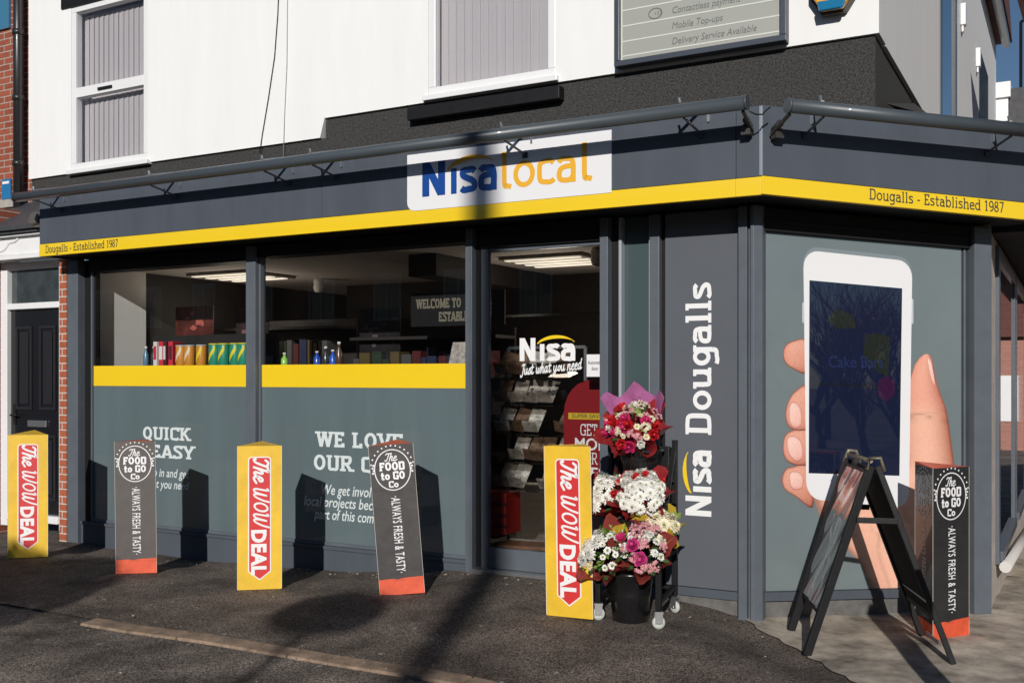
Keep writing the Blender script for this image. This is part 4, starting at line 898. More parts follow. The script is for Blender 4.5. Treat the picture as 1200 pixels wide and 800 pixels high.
for i, x in enumerate((-5.66, -5.545, -5.39)): can(x, 1.696, .052, .195, ORG, ('orange drum nearest the red cartons on the window shelf', 'orange drum between two other orange drums on the shelf', 'orange drum next to the green tubs on the shelf')[i], LIDW, 'orange tubs on the window shelf')
for i, x in enumerate((-5.22, -5.10, -4.955, -4.85)): can(x, 1.696, .055, .205, GRN, ('green tub with yellow label next to the orange drums', 'green tub second from the orange drums on the shelf', 'green tub third from the orange drums on the shelf', 'green tub closest to the window mullion')[i], LIDY, 'green tubs on the window shelf')
CR = mat('carton_red', (.6, .03, .05), .4, coat=.3); CW = mat('carton_white', (.7, .68, .66), .5); CD = mat('carton_dark', (.10, .02, .03), .4)
for i, (x, w_, m1, m2) in enumerate(((-5.96, .05, CW, CR), (-5.895, .05, CR, CW), (-5.825, .045, CD, CW), (-5.765, .05, CR, CD))):
    t = thing('goods_carton', ('white fronted carton with red lettering at shelf end', 'bright red carton beside the white fronted one', 'dark maroon carton between two red cartons', 'red carton with dark front next to the orange drums')[i], 'carton', at_shop(x, .24, 1.696, R(rnd.uniform(-12, 12))), 'upright cartons on the window shelf')
    mb = MB(); mb.box(-w_ / 2, w_ / 2, -.07, .07, 0, .235); mb.build('carton_box', m1, t, .003)
    mb = MB(); mb.box(-w_ / 2 + .006, w_ / 2 - .006, -.0725, -.0705, .06, .19); mb.build('front_label', m2, t)
for i, (x, h_, c) in enumerate(((-4.43, .15, (.3, .6, .1)), (-4.05, .16, (.02, .08, .5)), (-3.87, .17, (.02, .10, .5)), (-3.80, .24, (.10, .045, .03)), (-3.95, .2, (.03, .03, .035)))):
    t = thing('spray_bottle', ('small green bottle at the left edge of the second window', 'blue bottle standing alone behind the second window', 'dark blue bottle beside the tall brown bottle', 'tall brown bottle behind the second window', 'black bottle between the two blue bottles')[i], 'bottle', at_shop(x, .3, 1.66), 'bottles behind the second window')
    mb = MB(); mb.lathe([(.028, 0), (.032, .01), (.032, h_ * .6), (.012, h_ * .78), (.012, h_ * .9)], 14); mb.build('bottle_body', mat('bottle%d' % i, c, .25, coat=.6), t)
    mb = MB(); mb.lathe([(.015, h_ * .9), (.015, h_)], 12); mb.build('cap', CW, t)
sh2 = thing('window_shelf', 'low dark counter behind the second shop window', 'shelf', at_shop(-3.4, .32, 0))
mb = MB(); mb.box(-1.05, 1.0, -.14, .16, 1.62, 1.658); mb.box(-1.05, 1.0, .12, .16, .1, 1.62); mb.build('counter', INT_D, sh2)
for x, y, w_, d_, h_, lab in ((-5.7, 1.75, 1.7, .4, 2.13, 'tall dark shelving behind the left window tubs and posters'), (-3.65, 1.55, 1.7, .4, 1.98, 'dark shelving inside the shop behind the second window bottles'), (-1.55, 3.2, 1.5, .4, 2.0, 'dark shelving far inside the shop seen through the door')):
    t = thing('shelving_unit', lab, 'shelving', at_shop(x, y, .085)); mb = MB()
    mb.box(-w_ / 2, w_ / 2, d_ / 2 - .03, d_ / 2, 0, h_)
    for k in range(6): mb.box(-w_ / 2, w_ / 2, -d_ / 2, d_ / 2 - .031, k * h_ / 5.3, k * h_ / 5.3 + .03)
    mb.build('shelf_frame', INT_D, t)
    mb = MB(); pal = [mat('goods%d' % q, c, .5) for q, c in enumerate(((.07, .012, .012), (.015, .02, .05), (.08, .055, .02), (.06, .057, .055), (.02, .032, .016)))]
    for k in range(5):
        xx = -w_ / 2 + .03
        while xx < w_ / 2 - .12:
            ww = rnd.uniform(.05, .13); mb.mi = rnd.randrange(5); mb.box(xx, xx + ww, -d_ / 2 + .02, 0, k * h_ / 5.3 + .031, k * h_ / 5.3 + .031 + rnd.uniform(.14, .27)); xx += ww + rnd.uniform(.004, .03)
    tag(mb.build('goods', pal, t), kind='stuff')
for x, y, w_, z0, z1, c, lab in ((-6.35, 1.9, .55, 1.72, 2.32, (.10, .02, .015), 'dark red poster hanging behind the cans in the left window'), (-5.62, 2.0, .45, 1.75, 2.30, (.035, .02, .02), 'near black poster hanging behind the green tubs'), (-4.2, 2.3, .5, 1.7, 2.25, (.016, .013, .014), 'grey black poster behind the bottles in the second window')):
    t = thing('hanging_poster', lab, 'poster', at_shop(x, y - .85, z0 + .02)); mb = MB(); mb.box(-w_ / 2, w_ / 2, 0, .012, 0, z1 - z0); mb.build('poster_sheet', mat('poster_' + lab[:6].strip().replace(' ', '_') + str(int(-x)), c, .45, var=.9, vscale=6), t)
    mb = MB(); 
    for q in range(7): a_, b_2 = rnd.uniform(-.4, .2) * w_, rnd.uniform(.1, .85) * (z1 - z0); mb.box(a_, a_ + rnd.uniform(.06, .2) * w_, -.003 - .0005 * q, -.001, b_2, b_2 + rnd.uniform(.02, .07))
    mb.build('poster_print', mat('poster_ink%d' % int(-x), tuple(min(.4, v * 5) for v in c), .5), t)
for i, x in enumerate((-6.20, -6.12, -6.05)):
    t = thing('small_bottle', ('blue white bottle nearest the wall at the end of the window shelf', 'small dark bottle between two bottles at the shelf end', 'pale bottle touching the cartons at the shelf end')[i], 'bottle', at_shop(x, .27 + .03 * (i % 2), 1.696), 'small bottles on the window shelf')
    mb = MB(); mb.lathe([(.026, 0), (.028, .01), (.028, .11), (.012, .15), (.012, .17)], 14); mb.build('bottle_body', mat('sbottle%d' % i, ((.10, .2, .3), (.03, .04, .06), (.4, .4, .42))[i], .3, coat=.5), t); mb = MB(); mb.lathe([(.014, .171), (.014, .195)], 10); mb.build('cap', CW, t)
hb = thing('hanging_sign', 'dark hanging welcome sign with pale slab lettering inside the shop', 'sign', at_shop(-2.92, .75, 2.06))
mb = MB(); mb.box(-.42, .55, 0, .02, -.02, .28); mb.build('sign_board', BLACK, hb)
mb = MB(face(-.001)); write(mb, 'WELCOME TO', -.36, .14, .085, .2, .06, sx=.8); write(mb, 'ESTABLISHED', -.12, .02, .085, .2, .06, sx=.8); mb.build('lettering', mat('pale_gold', (.17, .15, .11), .5), hb)
# leaflet rack behind the door glass
rk = thing('magazine_rack', 'clear tiered magazine rack full of papers beside the door glass', 'rack', at_shop(-1.95, .50, .085))
mb = MB()
for sx_ in (-.36, .36): mb.bar((sx_, .22, 0), (sx_, .22, 1.75), .025)
mb.bar((-.36, .22, 1.75), (.36, .22, 1.75), .025); mb.box(-.36, .36, -.12, .24, .10, .13)
mb.build('rack_frame', GALV, rk)
PAPER = mat('paper_print', (.48, .42, .37), .5, var=.75, vscale=14, coat=.6, coat_rough=.08)
PAPER_B = mat('paper_brown', (.22, .13, .08), .5, var=.8, vscale=18, coat=.6); PAPER_W = mat('paper_pale', (.60, .56, .50), .4, var=.6, vscale=22, coat=.8)
CLR = glass('clear_acrylic', (.8, .78, .76), 3.0)
for k, zz in enumerate((.60, .83, 1.06, 1.30, 1.53)):
    for j in range(5):
        if (k, j) in ((1, 0), (2, 3), (3, 4), (0, 2)): continue
        x0 = -.35 + j * .135; mb = MB(T((0, rnd.uniform(-.02, .02), 0)) @ T((x0 + .06, 0, zz)) @ Matrix.Rotation(R(rnd.uniform(-9, 9)), 4, 'Y') @ T((-x0 - .06, 0, -zz))); mb.poly([(x0, -.02, zz), (x0 + .125, -.02, zz), (x0 + .125, .12, zz + .17), (x0, .12, zz + .19)]); mb.poly([(x0, -.022, zz - .002), (x0 + .125, -.022, zz - .002), (x0 + .125, -.08, zz + .08), (x0, -.08, zz + .09)]); mb.build('paper', rnd.choice((PAPER, PAPER_B, PAPER_W)), rk)
    mb = MB(); mb.poly([(-.36, -.10, zz - .03), (.36, -.10, zz - .03), (.36, -.14, zz + .10), (-.36, -.14, zz + .10)]); mb.poly([(-.36, -.10, zz - .03), (.36, -.10, zz - .03), (.36, .16, zz + .02), (-.36, .16, zz + .02)]); mb.build('rack_pocket', CLR, rk)
st = thing('magazine_stack', 'slanted sheaf of magazines behind the end of the second window', 'magazines', at_shop(-2.50, .32, 1.66))
mb = MB()
for k in range(4): mb.poly([(-.16 + k * .05, -.02 + .02 * k, 0), (.16, -.02 + .02 * k, 0), (.16, .06 + .02 * k, .22 - .02 * k), (-.16 + k * .05, .06 + .02 * k, .22 - .03 * k)])
mb.build('magazine_pages', PAPER, st)
pm = thing('promotion_totem', 'dark red round topped promotion totem standing inside the door', 'sign', at_shop(-1.355, .34, .085))
mb = MB(face(0)); mb.prism([(-.24, 0), (.24, 0), (.24, 1.22)] + [(.24 * math.cos(R(a)), 1.22 + .24 * math.sin(R(a)) * 1.1) for a in range(15, 180, 15)] + [(-.24, 1.22)], 0, .02); mb.build('totem_board', mat('totem_red', (.24, .010, .014), .4, coat=.3), pm)
mb = MB(face(-.0215)); mb.prism([(-.20, 1.175), (.22, 1.175), (.22, 1.225), (-.20, 1.225)], 0, .001); mb.build('banner', mat('totem_yellow', (.6, .4, .02), .5), pm)
mb = MB(face(-.0215)); write(mb, 'GET', -.10, 1.05, .09, .10, .06, sx=.8); sans(mb, 'MORE', -.15, .94, .095, .02, .9, fit=.33); write(mb, 'FOR', -.10, .83, .09, .10, .06, sx=.8); sans(mb, 'LESS', -.08, .72, .09, .02, .9, fit=.25); mb.build('lettering', WHITE, pm)
mb = MB(face(-.0215)); sans(mb, 'SUPER SAVINGS', -.17, 1.188, .030, .008, .9, z=.002, fit=.34); mb.build('banner_text', DARK_T, pm)
cr = thing('plastic_crate', 'red plastic crate on the shop floor behind the door glass', 'crate', at_shop(-2.28, .42, .22)); mb = MB(); mb.box(-.1, .14, -.06, .2, .08, .42); mb.build('crate_body', mat('crate_red', (.34, .02, .015), .4), cr, .01)
mb = MB()
for k in range(3): mb.box(-.105, .145, -.066, -.061, .14 + k * .09, .165 + k * .09)
mb.build('crate_ribs', CD, cr)
wb = thing('wooden_box', 'low brown wooden box on the floor inside the door', 'box', at_shop(-1.93, .36, .088, R(12))); mb = MB(); mb.box(-.22, .24, -.1, .12, 0, .13); mb.build('box_body', mat('brown_wood', (.22, .10, .04), .6, var=.4, vscale=10), wb, .006); mb = MB(); mb.box(-.24, .26, -.12, .14, .131, .16); mb.build('box_lid', mat('brown_wood2', (.16, .07, .03), .6, var=.4, vscale=10), wb, .004)

# ================================================================ THE NEIGHBOURING HOUSE
nh = thing('brick_house', 'red brick terraced house with black door left of the shop', 'house', SHOP)
def np_(mb, name, m, bevel=0, parent=None): return mb.build(name, m, parent or nh, bevel)
mb = MB(); mb.box(-16, -8.605, UY + .05, UY + .3, 3.1, 7.4); mb.box(-16, -8.19, .0, .3, -.3, 3.4); np_(mb, 'brick_wall', BRICK)
mb = MB(); mb.box(-7.13, -7.023, -.015, .2, -.3, 2.80); np_(mb, 'brick_pier', BRICK_P)
mb = MB()
mb.box(-8.185, -8.075, .06, .16, .0, 2.80); mb.box(-7.24, -7.135, .06, .16, .0, 2.80); mb.box(-8.075, -7.24, .06, .16, 2.72, 2.80); mb.box(-8.075, -7.24, .06, .16, 2.30, 2.365); mb.box(-8.075, -7.24, .04, .2, .07, .15)
dr = np_(mb, 'door_frame', WHITE_P, .008)
mb = MB(); mb.poly([(-8.075, .12, 2.365), (-7.24, .12, 2.365), (-7.24, .12, 2.72), (-8.075, .12, 2.72)]); np_(mb, 'fanlight', mat('fanlight_glass', (.05, .06, .065), .15, coat=1, var=.4, vscale=6), 0, dr)
BD = mat('black_door', (.010, .010, .013), .25, coat=.6)
mb = MB(); mb.box(-8.075, -7.24, .11, .16, .15, 2.298); fd = np_(mb, 'front_door', BD)
for x0, x1, z0, z1 in ((-7.98, -7.72, 1.24, 2.12), (-7.60, -7.34, 1.24, 2.12), (-7.98, -7.72, .30, .98), (-7.60, -7.34, .30, .98)):
    mb = MB()
    for a, b, c, d in ((x0, x1, z0, z0 + .03), (x0, x1, z1 - .03, z1), (x0, x0 + .03, z0 + .03, z1 - .03), (x1 - .03, x1, z0 + .03, z1 - .03)): mb.box(a, b, .092, .1098, c, d)
    mb.box(x0 + .06, x1 - .06, .098, .1095, z0 + .06, z1 - .06)
    np_(mb, 'door_panel', mat('door_mould', (.02, .02, .024), .25, coat=.6), .006, fd)
mb = MB(); mb.box(-7.78, -7.48, .09, .1095, 1.06, 1.13); np_(mb, 'letter_plate', GALV, .006, fd)
mb = MB(); mb.tube([(-8.0, .11, 1.18), (-8.0, .05, 1.18), (-7.9, .05, 1.18)], .011, 8); mb.box(-8.02, -7.98, .095, .1095, 1.08, 1.3); np_(mb, 'door_handle', BLACK, 0, fd)
mb = MB(); mb.box(-12, -6.99, -.14, .055, 2.80, 2.84); mb.box(-12, -6.99, -.10, .055, 2.843, 3.03); mb.box(-12, -6.99, -.16, .055, 3.033, 3.055)
cap = [(-8.12, 2.86), (-8.05, 2.90), (-7.9, 2.905), (-7.84, 2.94), (-7.80, 2.98), (-7.70, 2.99), (-7.65, 3.02)]
mb.tube([(x, -.105, z) for x, z in cap], .014, 8); mb.tube([(-8.1, -.108, 2.855), (-7.2, -.108, 2.855)], .014, 8)
np_(mb, 'door_canopy', WHITE_P, .006)
mb = MB(); mb.box(-12, -6.985, -.2, .0, 3.058, 3.085); mb.poly([(-12, -.24, 3.09), (-6.985, -.24, 3.09), (-6.985, UY + .05, 3.60), (-12, UY + .05, 3.60)]); mb.box(-12, -6.985, -.24, -.19, 3.086, 3.12)
np_(mb, 'canopy_roof', mat('lead_roof', (.055, .058, .065), .5, var=.2, vscale=6))
mb = MB(); mb.box(-12, -8.72, UY - .12, UY + .05, 3.53, 3.62); np_(mb, 'stone_string', mat('stone_band', (.4, .37, .32), .8, var=.4, vscale=10))
mb = MB(); mb.tube([(-8.70, UY - .06, 3.45), (-8.70, UY - .06, 7.3)], .055, 12)
for zz in (4.0, 4.75, 5.5): mb.tube([(-8.70, UY - .06, zz), (-8.70, UY - .06, zz + .06)], .066, 12)
np_(mb, 'downpipe', mat('black_pipe', (.02, .02, .022), .35, coat=.3))
mb = MB(); mb.box(-9.6, -8.985, UY + .02, UY + .049, 5.66, 6.9); np_(mb, 'upper_pane', mat('sky_tinted_pane', (.05, .18, .30), .1, coat=1))  # blue base colour stands in for sky reflected in the pane
mb = MB(); mb.tube([(-8.82, UY + .03, 3.6), (-8.83, UY + .03, 4.4), (-8.81, UY + .03, 5.3), (-8.83, UY + .03, 6.2)], .006, 6); mb.tube([(-8.87, UY + .03, 3.75), (-8.86, UY + .03, 4.6), (-8.87, UY + .03, 5.6)], .005, 6); np_(mb, 'telephone_wire', BLACK)
sg = thing('blue_plate', 'small blue plate on the brick wall at the left edge', 'sign', at_shop(-8.98, UY + .05, 3.66)); mb = MB(); mb.box(-.14, .02, -.03, -.003, 0, .24); mb.build('plate', mat('plate_blue', (.02, .16, .36), .35), sg, .006); mb = MB(); mb.box(-.12, .0, -.033, -.031, .18, .21); mb.build('plate_stripe', WHITE, sg)

# ================================================================ BOLLARD COVERS
def tri(s):                                          # front edge on -y, apex behind
    return [(-s / 2, 0), (s / 2, 0), (0, s * .866)]
def cover(kind, X, Y, z, yaw, tilt, label, h=1.10, s=.33, flap=0, body=None, both=False):
    M = T((X, Y, z)) @ Matrix.Rotation(yaw, 4, 'Z') @ Matrix.Rotation(tilt, 4, 'Y')
    wow = kind == 'wow'
    t = thing('yellow_bollard_cover' if wow else 'black_bollard_cover', label, 'bollard cover', M, 'yellow advertising covers on the pavement' if wow else 'dark advertising covers on the pavement')
    mb = MB(); mb.prism(tri(s), .004 if wow else .113, h, top=False)
    mb.mi = 1; e = .004
    for a, b in ((0, 1), (1, 2), (2, 0)):
        p, q = tri(s)[a], tri(s)[b]; mb.bar((*p, .01), (*p, h), .0028 if wow else .0018)
    body_o = mb.build('cover_body', [CARD_Y if wow else (body or CARD_B), CARD_W], t)
    mb = MB(); P = tri(s)
    if flap:                                         # lid of three flaps, one lifting
        mb.poly([(*P[0], h), (*P[1], h), (P[2][0], P[2][1], h + flap)]); mb.poly([(*P[0], h), (P[2][0], P[2][1], h + flap), (*P[2], h)]); mb.poly([(*P[1], h), (*P[2], h), (P[2][0], P[2][1], h + flap)])
    else: mb.poly([(*p, h - .002) for p in P])
    mb.build('lid', CARD_Y if wow else CARD_O, t)
    if wow:
        w = s * .235; 
        def lab(g): return rrect(-w - g, w + g, .16 - g * .3, h - .09 + g, .02 + g, 5, (0, 0, 1, 1))[0:2] and ([(0, .085 - g * 1.3), (w + g, .145 - g * .4)] + rrect(-w - g, w + g, .16, h - .09 + g, .02 + g, 5, (0, 0, 1, 1))[2:] + [(-w - g, .145 - g * .4)])
        mb = MB(face(-.0005)); mb.prism(lab(.008), 0, .0012); mb.build('label_border', WHITE, t)
        mb = MB(face(-.0005)); mb.prism(lab(0), 0, .0022); mb.build('label', RED, t)
        mb = MB(face(-.0032)); 
        write(mb, 'The', -.042, h - .098, .108, .16, shear=.22, font=SC, cap=True, rot=R(-90), fit=.175); write(mb, 'WOW', -.045, h - .310, .112, .13, shear=.22, font=SC, cap=True, rot=R(-90), fit=.30)
        sans(mb, 'DEAL', -.056, h - .636, .108, .065, .93, 0, 'L', 0, R(-90), 1.08, fit=.345)
        mb.build('lettering', WHITE, t)
    else:
        mb = MB(); mb.prism(tri(s + .002), .004, .110, top=False); mb.bm.verts.ensure_lookup_table()
        mb.build('base_band', CARD_O, t)
        mb = MB(face(-.0006)); mb.prism([(-s / 2, .111), (s / 2, .111), (s / 2, .130), (.02, .124), (-.03, .115), (-.06, .122), (-s / 2 + .01, .118), (-s / 2, .122)], 0, .0008); mb.build('torn_edge', CARD_O, t)
        def art(mb, cx):
            cy, rr = h - .185, s * .40
            put_strip(mb, ell(cx, cy, rr, rr * 1.12, 40), .0035, True, .0004, lambda a, b, c: (a, b, c))
            for k in range(13):
                a = R(15 + 150 * k / 12); x_, y_ = cx + (rr + .028) * math.cos(a), cy + (rr * 1.12 + .030) * math.sin(a); mb.prism(ell(x_, y_, .0062, .0062, 8), 0, .0006)
            for sg_ in (-1, 1):
                for k in range(4): mb.prism(ell(cx + sg_ * (rr + .006 + .007 * (k % 2)), cy + .040 - .019 * k, .0085, .0075, 8), 0, .0005 + .0001 * k)
            write(mb, 'The', cx - .050, cy + .066, .056, .13, shear=.25, font=SC, cap=True, fit=.085)
            write(mb, 'FOOD', cx, cy - .004, .062, .22, .05, align='C', track=.01, z=.0002, fit=.19); write(mb, 'to GO', cx, cy - .070, .058, .22, .05, align='C', track=.01, z=.0002, fit=.18); write(mb, 'Co', cx, cy - .128, .046, .20, .05, align='C', z=.0002, fit=.075)
            sans(mb, '·ALWAYS FRESH & TASTY·', cx - .026, cy - .190, .068, .012, .60, 0, 'L', .0003, R(-90), 1.12, fit=.56)
        mb = MB(face(-.0008)); art(mb, 0); mb.build('lettering', WHITE, t)
        if both:
            A, B_ = Vector(tri(s)[2]), Vector(tri(s)[0])
            Ms = T((B_.x, B_.y, 0)) @ Matrix.Rotation(R(-60), 4, 'Z') @ T((-s / 2, 0, 0)); Ms = T(((A.x + B_.x) / 2, (A.y + B_.y) / 2, 0)) @ Matrix.Rotation(math.atan2(B_.y - A.y, B_.x - A.x), 4, 'Z')
            mb = MB(Ms @ face(-.0012)); art(mb, 0); mb.build('side_lettering', mat('grey_print', (.38, .36, .36), .5), t)  # print on the side face, greyer than the front
    return t
cover('wow', -4.335, 9.17, gw(-4.34, 9.2) - .0, R(14), 0, 'yellow bollard cover by the neighbour house door, half in shade', flap=.03)
cover('wow', -1.93, 7.83, gw(-1.93, 7.83), R(10), 0, 'yellow bollard cover in front of the window mullion', flap=.02)
cover('wow', .375, 6.66, gw(.375, 6.66), R(-27), R(-1), 'yellow bollard cover between the door and the flower stand', h=1.115)
cover('food', -3.125, 8.52, gw(-3.12, 8.52), R(5), R(-.7), 'greyish brown bollard cover under the QUICK EASY lettering', body=mat('faded_glare_card', (.085, .072, .068), .5, coat=.4, var=.15, vscale=7))  # card paler by wear, with sun glare put into its colour
cover('food', -.80, 7.48, gw(-.80, 7.48), R(-3), R(-4.6), 'dark bollard cover leaning to the left under the WE LOVE lettering', flap=.02)
cover('food', 2.835, 6.61, gw(2.835, 6.61) - .005, R(27), R(0), 'black bollard cover behind the A-board showing two printed faces', s=.335, h=1.11, body=CARD_K, flap=.02, both=True)

# ================================================================ A-BOARD
def LW(x, y, dz=0): return SHOP @ Vector((x, y, gz(x, y) + dz))
ab = thing('a_board', 'black folding A-board with worn poster standing before the phone panel', 'pavement sign', T((2.22, 6.45, -.12)))
fl_, fr_, bl_, br_ = [Vector(p) - Vector((2.22, 6.45, -.12)) for p in ((1.80, 6.255, gw(1.80, 6.255) + .014), (2.615, 6.07, gw(2.615, 6.07) + .014), (1.86, 6.83, gw(1.86, 6.83) + .014), (2.675, 6.69, gw(2.675, 6.69) + .014))]
af, abk = Vector((2.185, 6.18, 1.055)) - Vector((2.22, 6.45, -.12)), Vector((2.235, 6.74, 1.055)) - Vector((2.22, 6.45, -.12))
off = Vector((.022, 0, 0))
def board(f0, b0, f1, b1, name, psurf, outer):
    mb = MB(); mb.bar(f0, f1, .05, .035); mb.bar(b0, b1, .05, .035)
    def pt(u, v): return (f0.lerp(f1, v)).lerp(b0.lerp(b1, v), u)
    for v in (.22, .965): mb.bar(pt(.05, v), pt(.95, v), .022, .03)
    fr = mb.build(name, BLACK, ab, .004)
    return pt
ptL = board(fl_, bl_, af - off, abk - off, 'board_frame', None, -1)
ptR = board(fr_, br_, af + off, abk + off, 'board_frame', None, 1)
nL = (ptL(1, .5) - ptL(0, .5)).cross(ptL(.5, 1) - ptL(.5, 0)).normalized()
if nL.x > 0: nL = -nL
mb = MB()
def zone(u, v):     # printed poster: pink hand above with a gloss highlight painted in, grey with pale swirls below
    s1 = math.sin(u * 7 + v * 11) + .5 * math.sin(u * 17 - v * 23)
    if v > .84: c = (.50, .07, .06) if u < .75 else (.30, .12, .13)
    elif v > .68: c = (.60, .24, .16) if 0.08 < u < .92 else (.2, .1, .1)
    elif v > .665: c = (.25, .13, .10)
    else:
        c = (.12, .115, .125)
    w = 0
    for cu_, ph, am, wd in ((.45, .3, .18, .06), (.6, 1.7, .15, .05), (.35, 3.0, .12, .05)):
        d = abs(u - (cu_ + am * math.sin(v * 9 + ph))) / wd
        if v < .64: w = max(w, (1 - d) * .75 if d < 1 else 0)
    if v > .74: 
        d = abs(u - (.55 + .25 * math.sin((v - .74) * 14))) / .13
        w = max(w, .85 if d < .8 else 0)
    if v < .12: c = (.22, .09, .12)
    return tuple(a + (.75 - a) * w for a in c)
nu, nv = 22, 60; gr = [[(mb.v(ptL(.06 + .88 * i / nu, .23 + .73 * j / nv) + nL * (.012 + .004 * math.sin(i * .7 + j * .33))), zone(i / nu, j / nv)) for i in range(nu + 1)] for j in range(nv + 1)]
for a, b in zip(gr, gr[1:]):
    for i in range(nu): q = [a[i], a[i + 1], b[i + 1], b[i]]; mb.f([x[0] for x in q], True, [x[1] for x in q])
mb.build('poster', vcol('poster_print', .25, 1), ab)
def slabq(pt, u0, u1, v0, v1, n, t0, t1):
    q = [pt(u0, v0), pt(u1, v0), pt(u1, v1), pt(u0, v1)]
    mb = MB(); A = [mb.v(p + n * t0) for p in q]; B = [mb.v(p + n * t1) for p in q]
    mb.f(A); mb.f(B)
    for i in range(4): mb.f([A[i], A[(i + 1) % 4], B[(i + 1) % 4], B[i]])
    return mb
slabq(ptL, .05, .95, .225, .962, nL, -.006, .004).build('board_panel', BLACK, ab)
nR = (ptR(1, .5) - ptR(0, .5)).cross(ptR(.5, 1) - ptR(.5, 0)).normalized()
slabq(ptR, .05, .95, .225, .962, nR, -.006, .006).build('board_panel', mat('board_back', (.010, .009, .009), .7, spec=.15, var=.4, vscale=5), ab)
mb = MB(); mb.bar(fl_.lerp(af, .72) + Vector((0, -.03, 0)), fr_.lerp(af, .72) + Vector((0, -.03, 0)), .012, .035); mb.build('spreader', BLACK, ab, .003); mb = MB(); mb.bar(bl_.lerp(abk, .72) + Vector((0, .03, 0)), br_.lerp(abk, .72) + Vector((0, .03, 0)), .012, .035)
mb.build('spreader', BLACK, ab, .003)
mb = MB(); mb.tube([af + Vector((-.05, -.02, -.02)), af + Vector((-.03, -.02, .05)), af + Vector((.03, -.02, .05)), af + Vector((.055, -.02, -.03))], .012, 8); mb.tube([abk + Vector((-.05, 0, -.02)), abk + Vector((-.02, 0, .055)), abk + Vector((.03, 0, .05)), abk + Vector((.055, 0, -.03))], .012, 8); mb.tube([af + Vector((-.02, 0, .03)), abk + Vector((-.02, 0, .03))], .014, 8)
mb.build('hinge', mat('worn_hinge', (.25, .22, .16), .5, metal=.4, var=.4, vscale=40), ab)
mb = MB(); mb.bar(ptR(.3, .06) , ptR(.7, .06), .01, .02); mb.bar(ptR(0, .30) + Vector((0, .05, 0)), ptR(1, .30), .010, .012); mb.build('stay_bar', GALV, ab)

# ================================================================ FLOWER STAND
FSX, FSY = -.60, -.52
fz = gz(FSX, FSY)
fs = thing('flower_stand', 'black wheeled tiered flower stand beside the name panel', 'flower stand', at_shop(FSX, FSY, fz))
def fsl(x, y, z): return (x - FSX, y - FSY, z - fz)
feet = {'fl': (-.80, -.80), 'fr': (-.385, -.80), 'br': (-.475, -.25), 'bl': (-.86, -.25)}
for k, (x, y) in feet.items():
    g = gz(x, y); mb = MB(); mb.bar(fsl(x, y, g + .12), fsl(x, y, .42 if k[0] == 'f' else 1.16), .034, .034); mb.build('upright', BLACK, fs, .003)
    M = T(fsl(x, y, g)) @ Matrix.Rotation(R(rnd.uniform(-50, 50)), 4, 'Z')
    mb = MB(M @ T((.0, 0, .042)) @ Matrix.Rotation(R(90), 4, 'X')); mb.lathe([(.022, -.014), (.040, -.012), (.042, 0), (.040, .012), (.022, .014)], 18); cs = mb.build('caster', RUBBER, fs)
    mb = MB(M); mb.box(-.024, .024, -.02, -.016, .035, .10); mb.box(-.024, .024, .016, .02, .035, .10); mb.box(-.028, .028, -.021, .021, .1005, .112); mb.tube([(0, -.024, .042), (0, .024, .042)], .010, 8); mb.build('fork', GALV, cs)
mb = MB()
for x in (-.80, -.39): 
    xb = x - (.06 if x < -.6 else .085); mb.bar(fsl(x, -.80, .42), fsl(xb, -.27, 1.10), .03); mb.bar(fsl(x, -.78, .16), fsl(xb, -.27, .16), .026)
for y, z in ((-.80, .42), (-.62, .62), (-.42, .90), (-.28, 1.10), (-.28, .5), (-.28, .16)): q_ = (y + .80) / .52; mb.bar(fsl(-.80 - .05 * q_, y, z), fsl(-.39 - .085 * q_, y, z), .022)
mb.build('rail', BLACK, fs)
mb = MB(); mb.box(*[v for p in zip(fsl(-.85, -.33, .93), fsl(-.485, -.29, 1.12)) for v in p]); mb.build('back_panel', BLACK, fs, .01)
mb = MB()
mb.box(-.83 - FSX, -.46 - FSX, -.50 - FSY, -.30 - FSY, .88 - fz, .90 - fz); mb.box(-.79 - FSX, -.40 - FSX, -.72 - FSY, -.45 - FSY, .42 - fz, .44 - fz); mb.build('tier', BLACK, fs)
BUCK = mat('black_bucket', (.010, .010, .011), .22, coat=.5, var=.2, vscale=12)
def bucket(x, y, z, r, h, label):
    t = thing('flower_bucket', label, 'bucket', at_shop(x, y, z), 'black buckets on the flower stand')
    mb = MB(); mb.lathe([(r * .72, 0), (r * .75, .004), (r * .86, h * .5), (r * .875, h * .52), (r * .87, h * .55), (r * .98, h * .9), (r * 1.06, h * .92), (r * 1.06, h), (r * .96, h), (r * .95, h * .9), (r * .72, .02)], 28); mb.build('bucket_body', BUCK, t)
    return t
bucket(-.63, -.67, gz(-.63, -.67), .155, .33, 'black bucket standing on the ground under the flower stand')
bucket(-.655, -.42, .905, .15, .20, 'black bucket on the top tier holding the pink bouquet')
bucket(-.60, -.60, .445, .15, .22, 'black bucket on the middle tier hidden among white bouquets')

